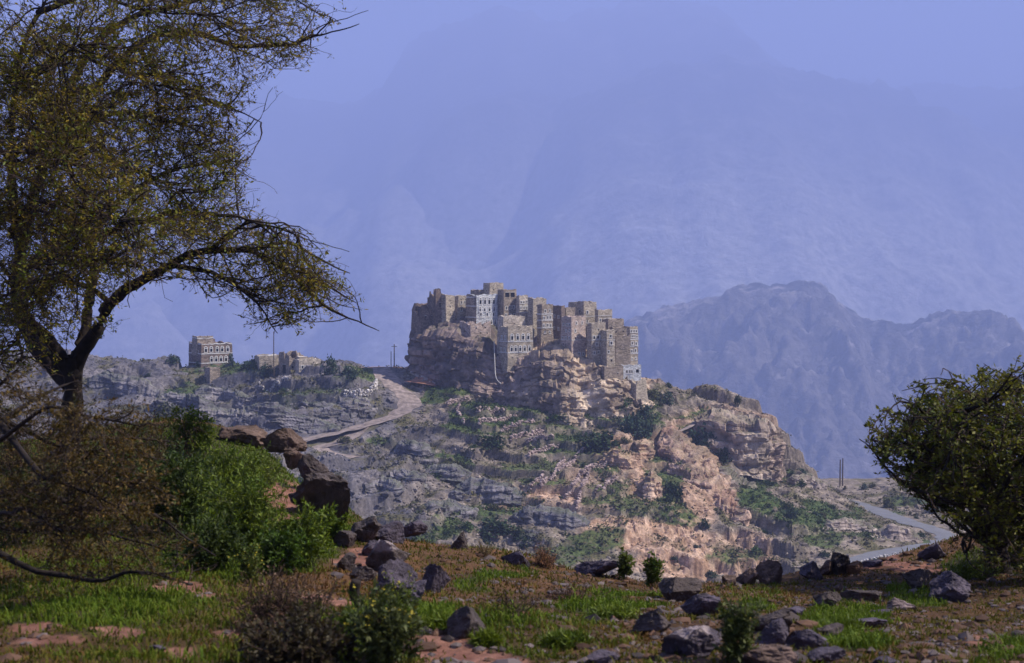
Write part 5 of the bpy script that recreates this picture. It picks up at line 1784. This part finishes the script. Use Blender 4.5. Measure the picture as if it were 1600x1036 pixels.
Z = lambda L: [(x / 3.4525 + 560, y / 3.4525 + 580) for x, y in L]
for k, (lab, L) in enumerate([
    ('topmost terrace wall under the village rock', [(640, 230), (740, 215), (800, 222)]),
    ('second terrace wall below the village rock', [(650, 290), (760, 272), (850, 242)]),
    ('third terrace wall below the village rock', [(770, 330), (860, 302), (950, 285)]),
    ('fourth terrace wall below the village rock', [(820, 382), (900, 352), (1000, 332)]),
    ('short terrace wall right of the dark wide bush', [(910, 392), (960, 377), (1060, 365)]),
    ('thick heaped wall rising to the right in mid slope', [(920, 465), (1000, 432), (1085, 390)]),
    ('steep pinkish wall below the heaped wall', [(985, 625), (1060, 562), (1112, 480)]),
    ('long diagonal wall left of the orange rocks', [(1080, 560), (1160, 502), (1225, 430)]),
    ('wall running down the slope at the centre', [(1180, 745), (1200, 655), (1242, 560)]),
    ('wall climbing towards the orange rocks', [(1205, 565), (1280, 522), (1355, 500)]),
    ('lowest diagonal wall near the orange slab', [(1280, 665), (1335, 620), (1400, 585)]),
    ('curved wall beside the upper footpath', [(545, 185), (528, 230), (572, 300)]),
    ('short wall above the upper footpath', [(480, 192), (550, 172), (605, 165)]),
    ('wall stub left of the steep pinkish wall', [(930, 640), (975, 600), (1000, 545)]),
    ('leaning wall between centre and diagonal wall', [(1120, 690), (1165, 620), (1190, 570)]),
]):
    stone_wall(lab, Z(L), h=1.5, stone=.34, seed=k)
stone_wall('pale stone retaining wall in front of the ruined ridge house', [(406, 606), (430, 602), (453, 597)], h=2.0, stone=.3, tone=(.42, .38, .36), name='retaining_wall', group='pale walls by the track', seed=30)
stone_wall('pale curved wall at the dirt track bend', [(538, 622), (560, 623), (578, 620), (587, 610), (588, 602)], h=2.6, stone=.34, tone=(.50, .46, .43), name='retaining_wall', group='pale walls by the track', seed=31)
stone_wall('low roadside wall along the lower road', [(1335, 884), (1380, 872), (1430, 863), (1464, 856)], h=.6, stone=.28, tone=(.36, .34, .33), name='roadside_wall', group=None, seed=32)
stone_wall('low wall under the red earth plot', [(640, 584), (664, 594), (690, 604)], h=.8, stone=.3, tone=(.36, .31, .29), name='roadside_wall', group=None, seed=33)
ribbon('red_earth_plot', np.array([hill_hit(644, 596), hill_hit(655, 598), hill_hit(668, 600), hill_hit(682, 603)]), 2.6, .25, M['redearth'], 5)
ribbon('footpath', smooth_line([(1042, 684, 366), (1060, 676, 369), (1078, 668, 373), (1086, 660, 378)], 20), .7, .3, M['dirt'], 3)


def post(label, px, pyt, pyb, r=.13, d=None, name='utility_pole', arm=False):
    P = hill_hit(px, pyb) if d is None else at(px, pyb, d)
    top = at(px, pyt, P[1])
    h = top[2] - P[2]
    root = empty(name, P)
    tag(root, label, 'pole')
    v, f = tubes(np.array([[0, 0, -.6], [0, 0, h * .5], [.03, 0, h]])[None], np.array([r]), np.array([r * .75]), 8)
    mk('shaft', v, f, M['wood'], parent=root, smooth=True)
    if arm:
        v, f = quadbox(-.8, .8, -.06, .06, h - .7, h - .55)
        mk('crossarm', v, [np.array(f)], M['wood'], parent=root)
    return root


post('short pole of the pair on the saddle by the village', 611, 549, 575, .13)
post('tall pole with a crossarm on the saddle by the village', 616, 538, 574, .17, arm=True)
post('slim pole standing before the ruined ridge house', 428, 518, 584, .15, d=396)
post('left pole of the close pair on the far knoll', 1312.5, 718, 756, .22, d=416)
post('right pole of the close pair on the far knoll', 1316.5, 716, 756, .22, d=417)
pw_ = at(np.array([772, 773, 775, 783]), np.array([533, 565, 590, 600]), np.array([384., 381, 377.5, 374.5]))
v, f = tubes(spline(pw_, 14)[None], np.array([.13]), np.array([.13]), 6)
pipe = mk('drainpipe', v - pw_[-1], f, M['pale'], smooth=True)
pipe.location = tuple(pw_[-1])
tag(pipe, 'pale drainpipe running down the village rock left of the front tower', 'pipe')
v, f = tubes(np.array([at(1140, 646, 384.0), at(1156, 657, 378.0)])[None], np.array([.35]), np.array([.35]), 6)
lg = mk('water_pipe', v - at(1148, 652, 381), f, M['white'], smooth=True)
lg.location = tuple(at(1148, 652, 381))
tag(lg, 'white pipe lying on the crest below the lone little tree', 'pipe')

# ------------------------------------------------------------------ the hazy air
hz = mk('haze', [(x, y, z) for z in (-668, 2260) for x, y in ((-12000, -4000), (12000, -4000), (12000, 15500), (-12000, 15500))],
        [(0, 3, 2, 1), (4, 5, 6, 7), (0, 1, 5, 4), (1, 2, 6, 5), (2, 3, 7, 6), (3, 0, 4, 7)])
hm = bpy.data.materials.new('hazy_air')
hm.use_nodes = True
ht = hm.node_tree
for n in list(ht.nodes):
    ht.nodes.remove(n)
pv = ht.nodes.new('ShaderNodeVolumePrincipled')
pv.inputs['Density'].default_value = 0.00028
pv.inputs['Color'].default_value = (0.385, 0.475, 0.84, 1)
pv.inputs['Anisotropy'].default_value = 0.0
ho = ht.nodes.new('ShaderNodeOutputMaterial')
ht.links.new(pv.outputs[0], ho.inputs['Volume'])
hz.data.materials.append(hm)
tag(hz, 'pale blue haze filling the valley air', kind='stuff')
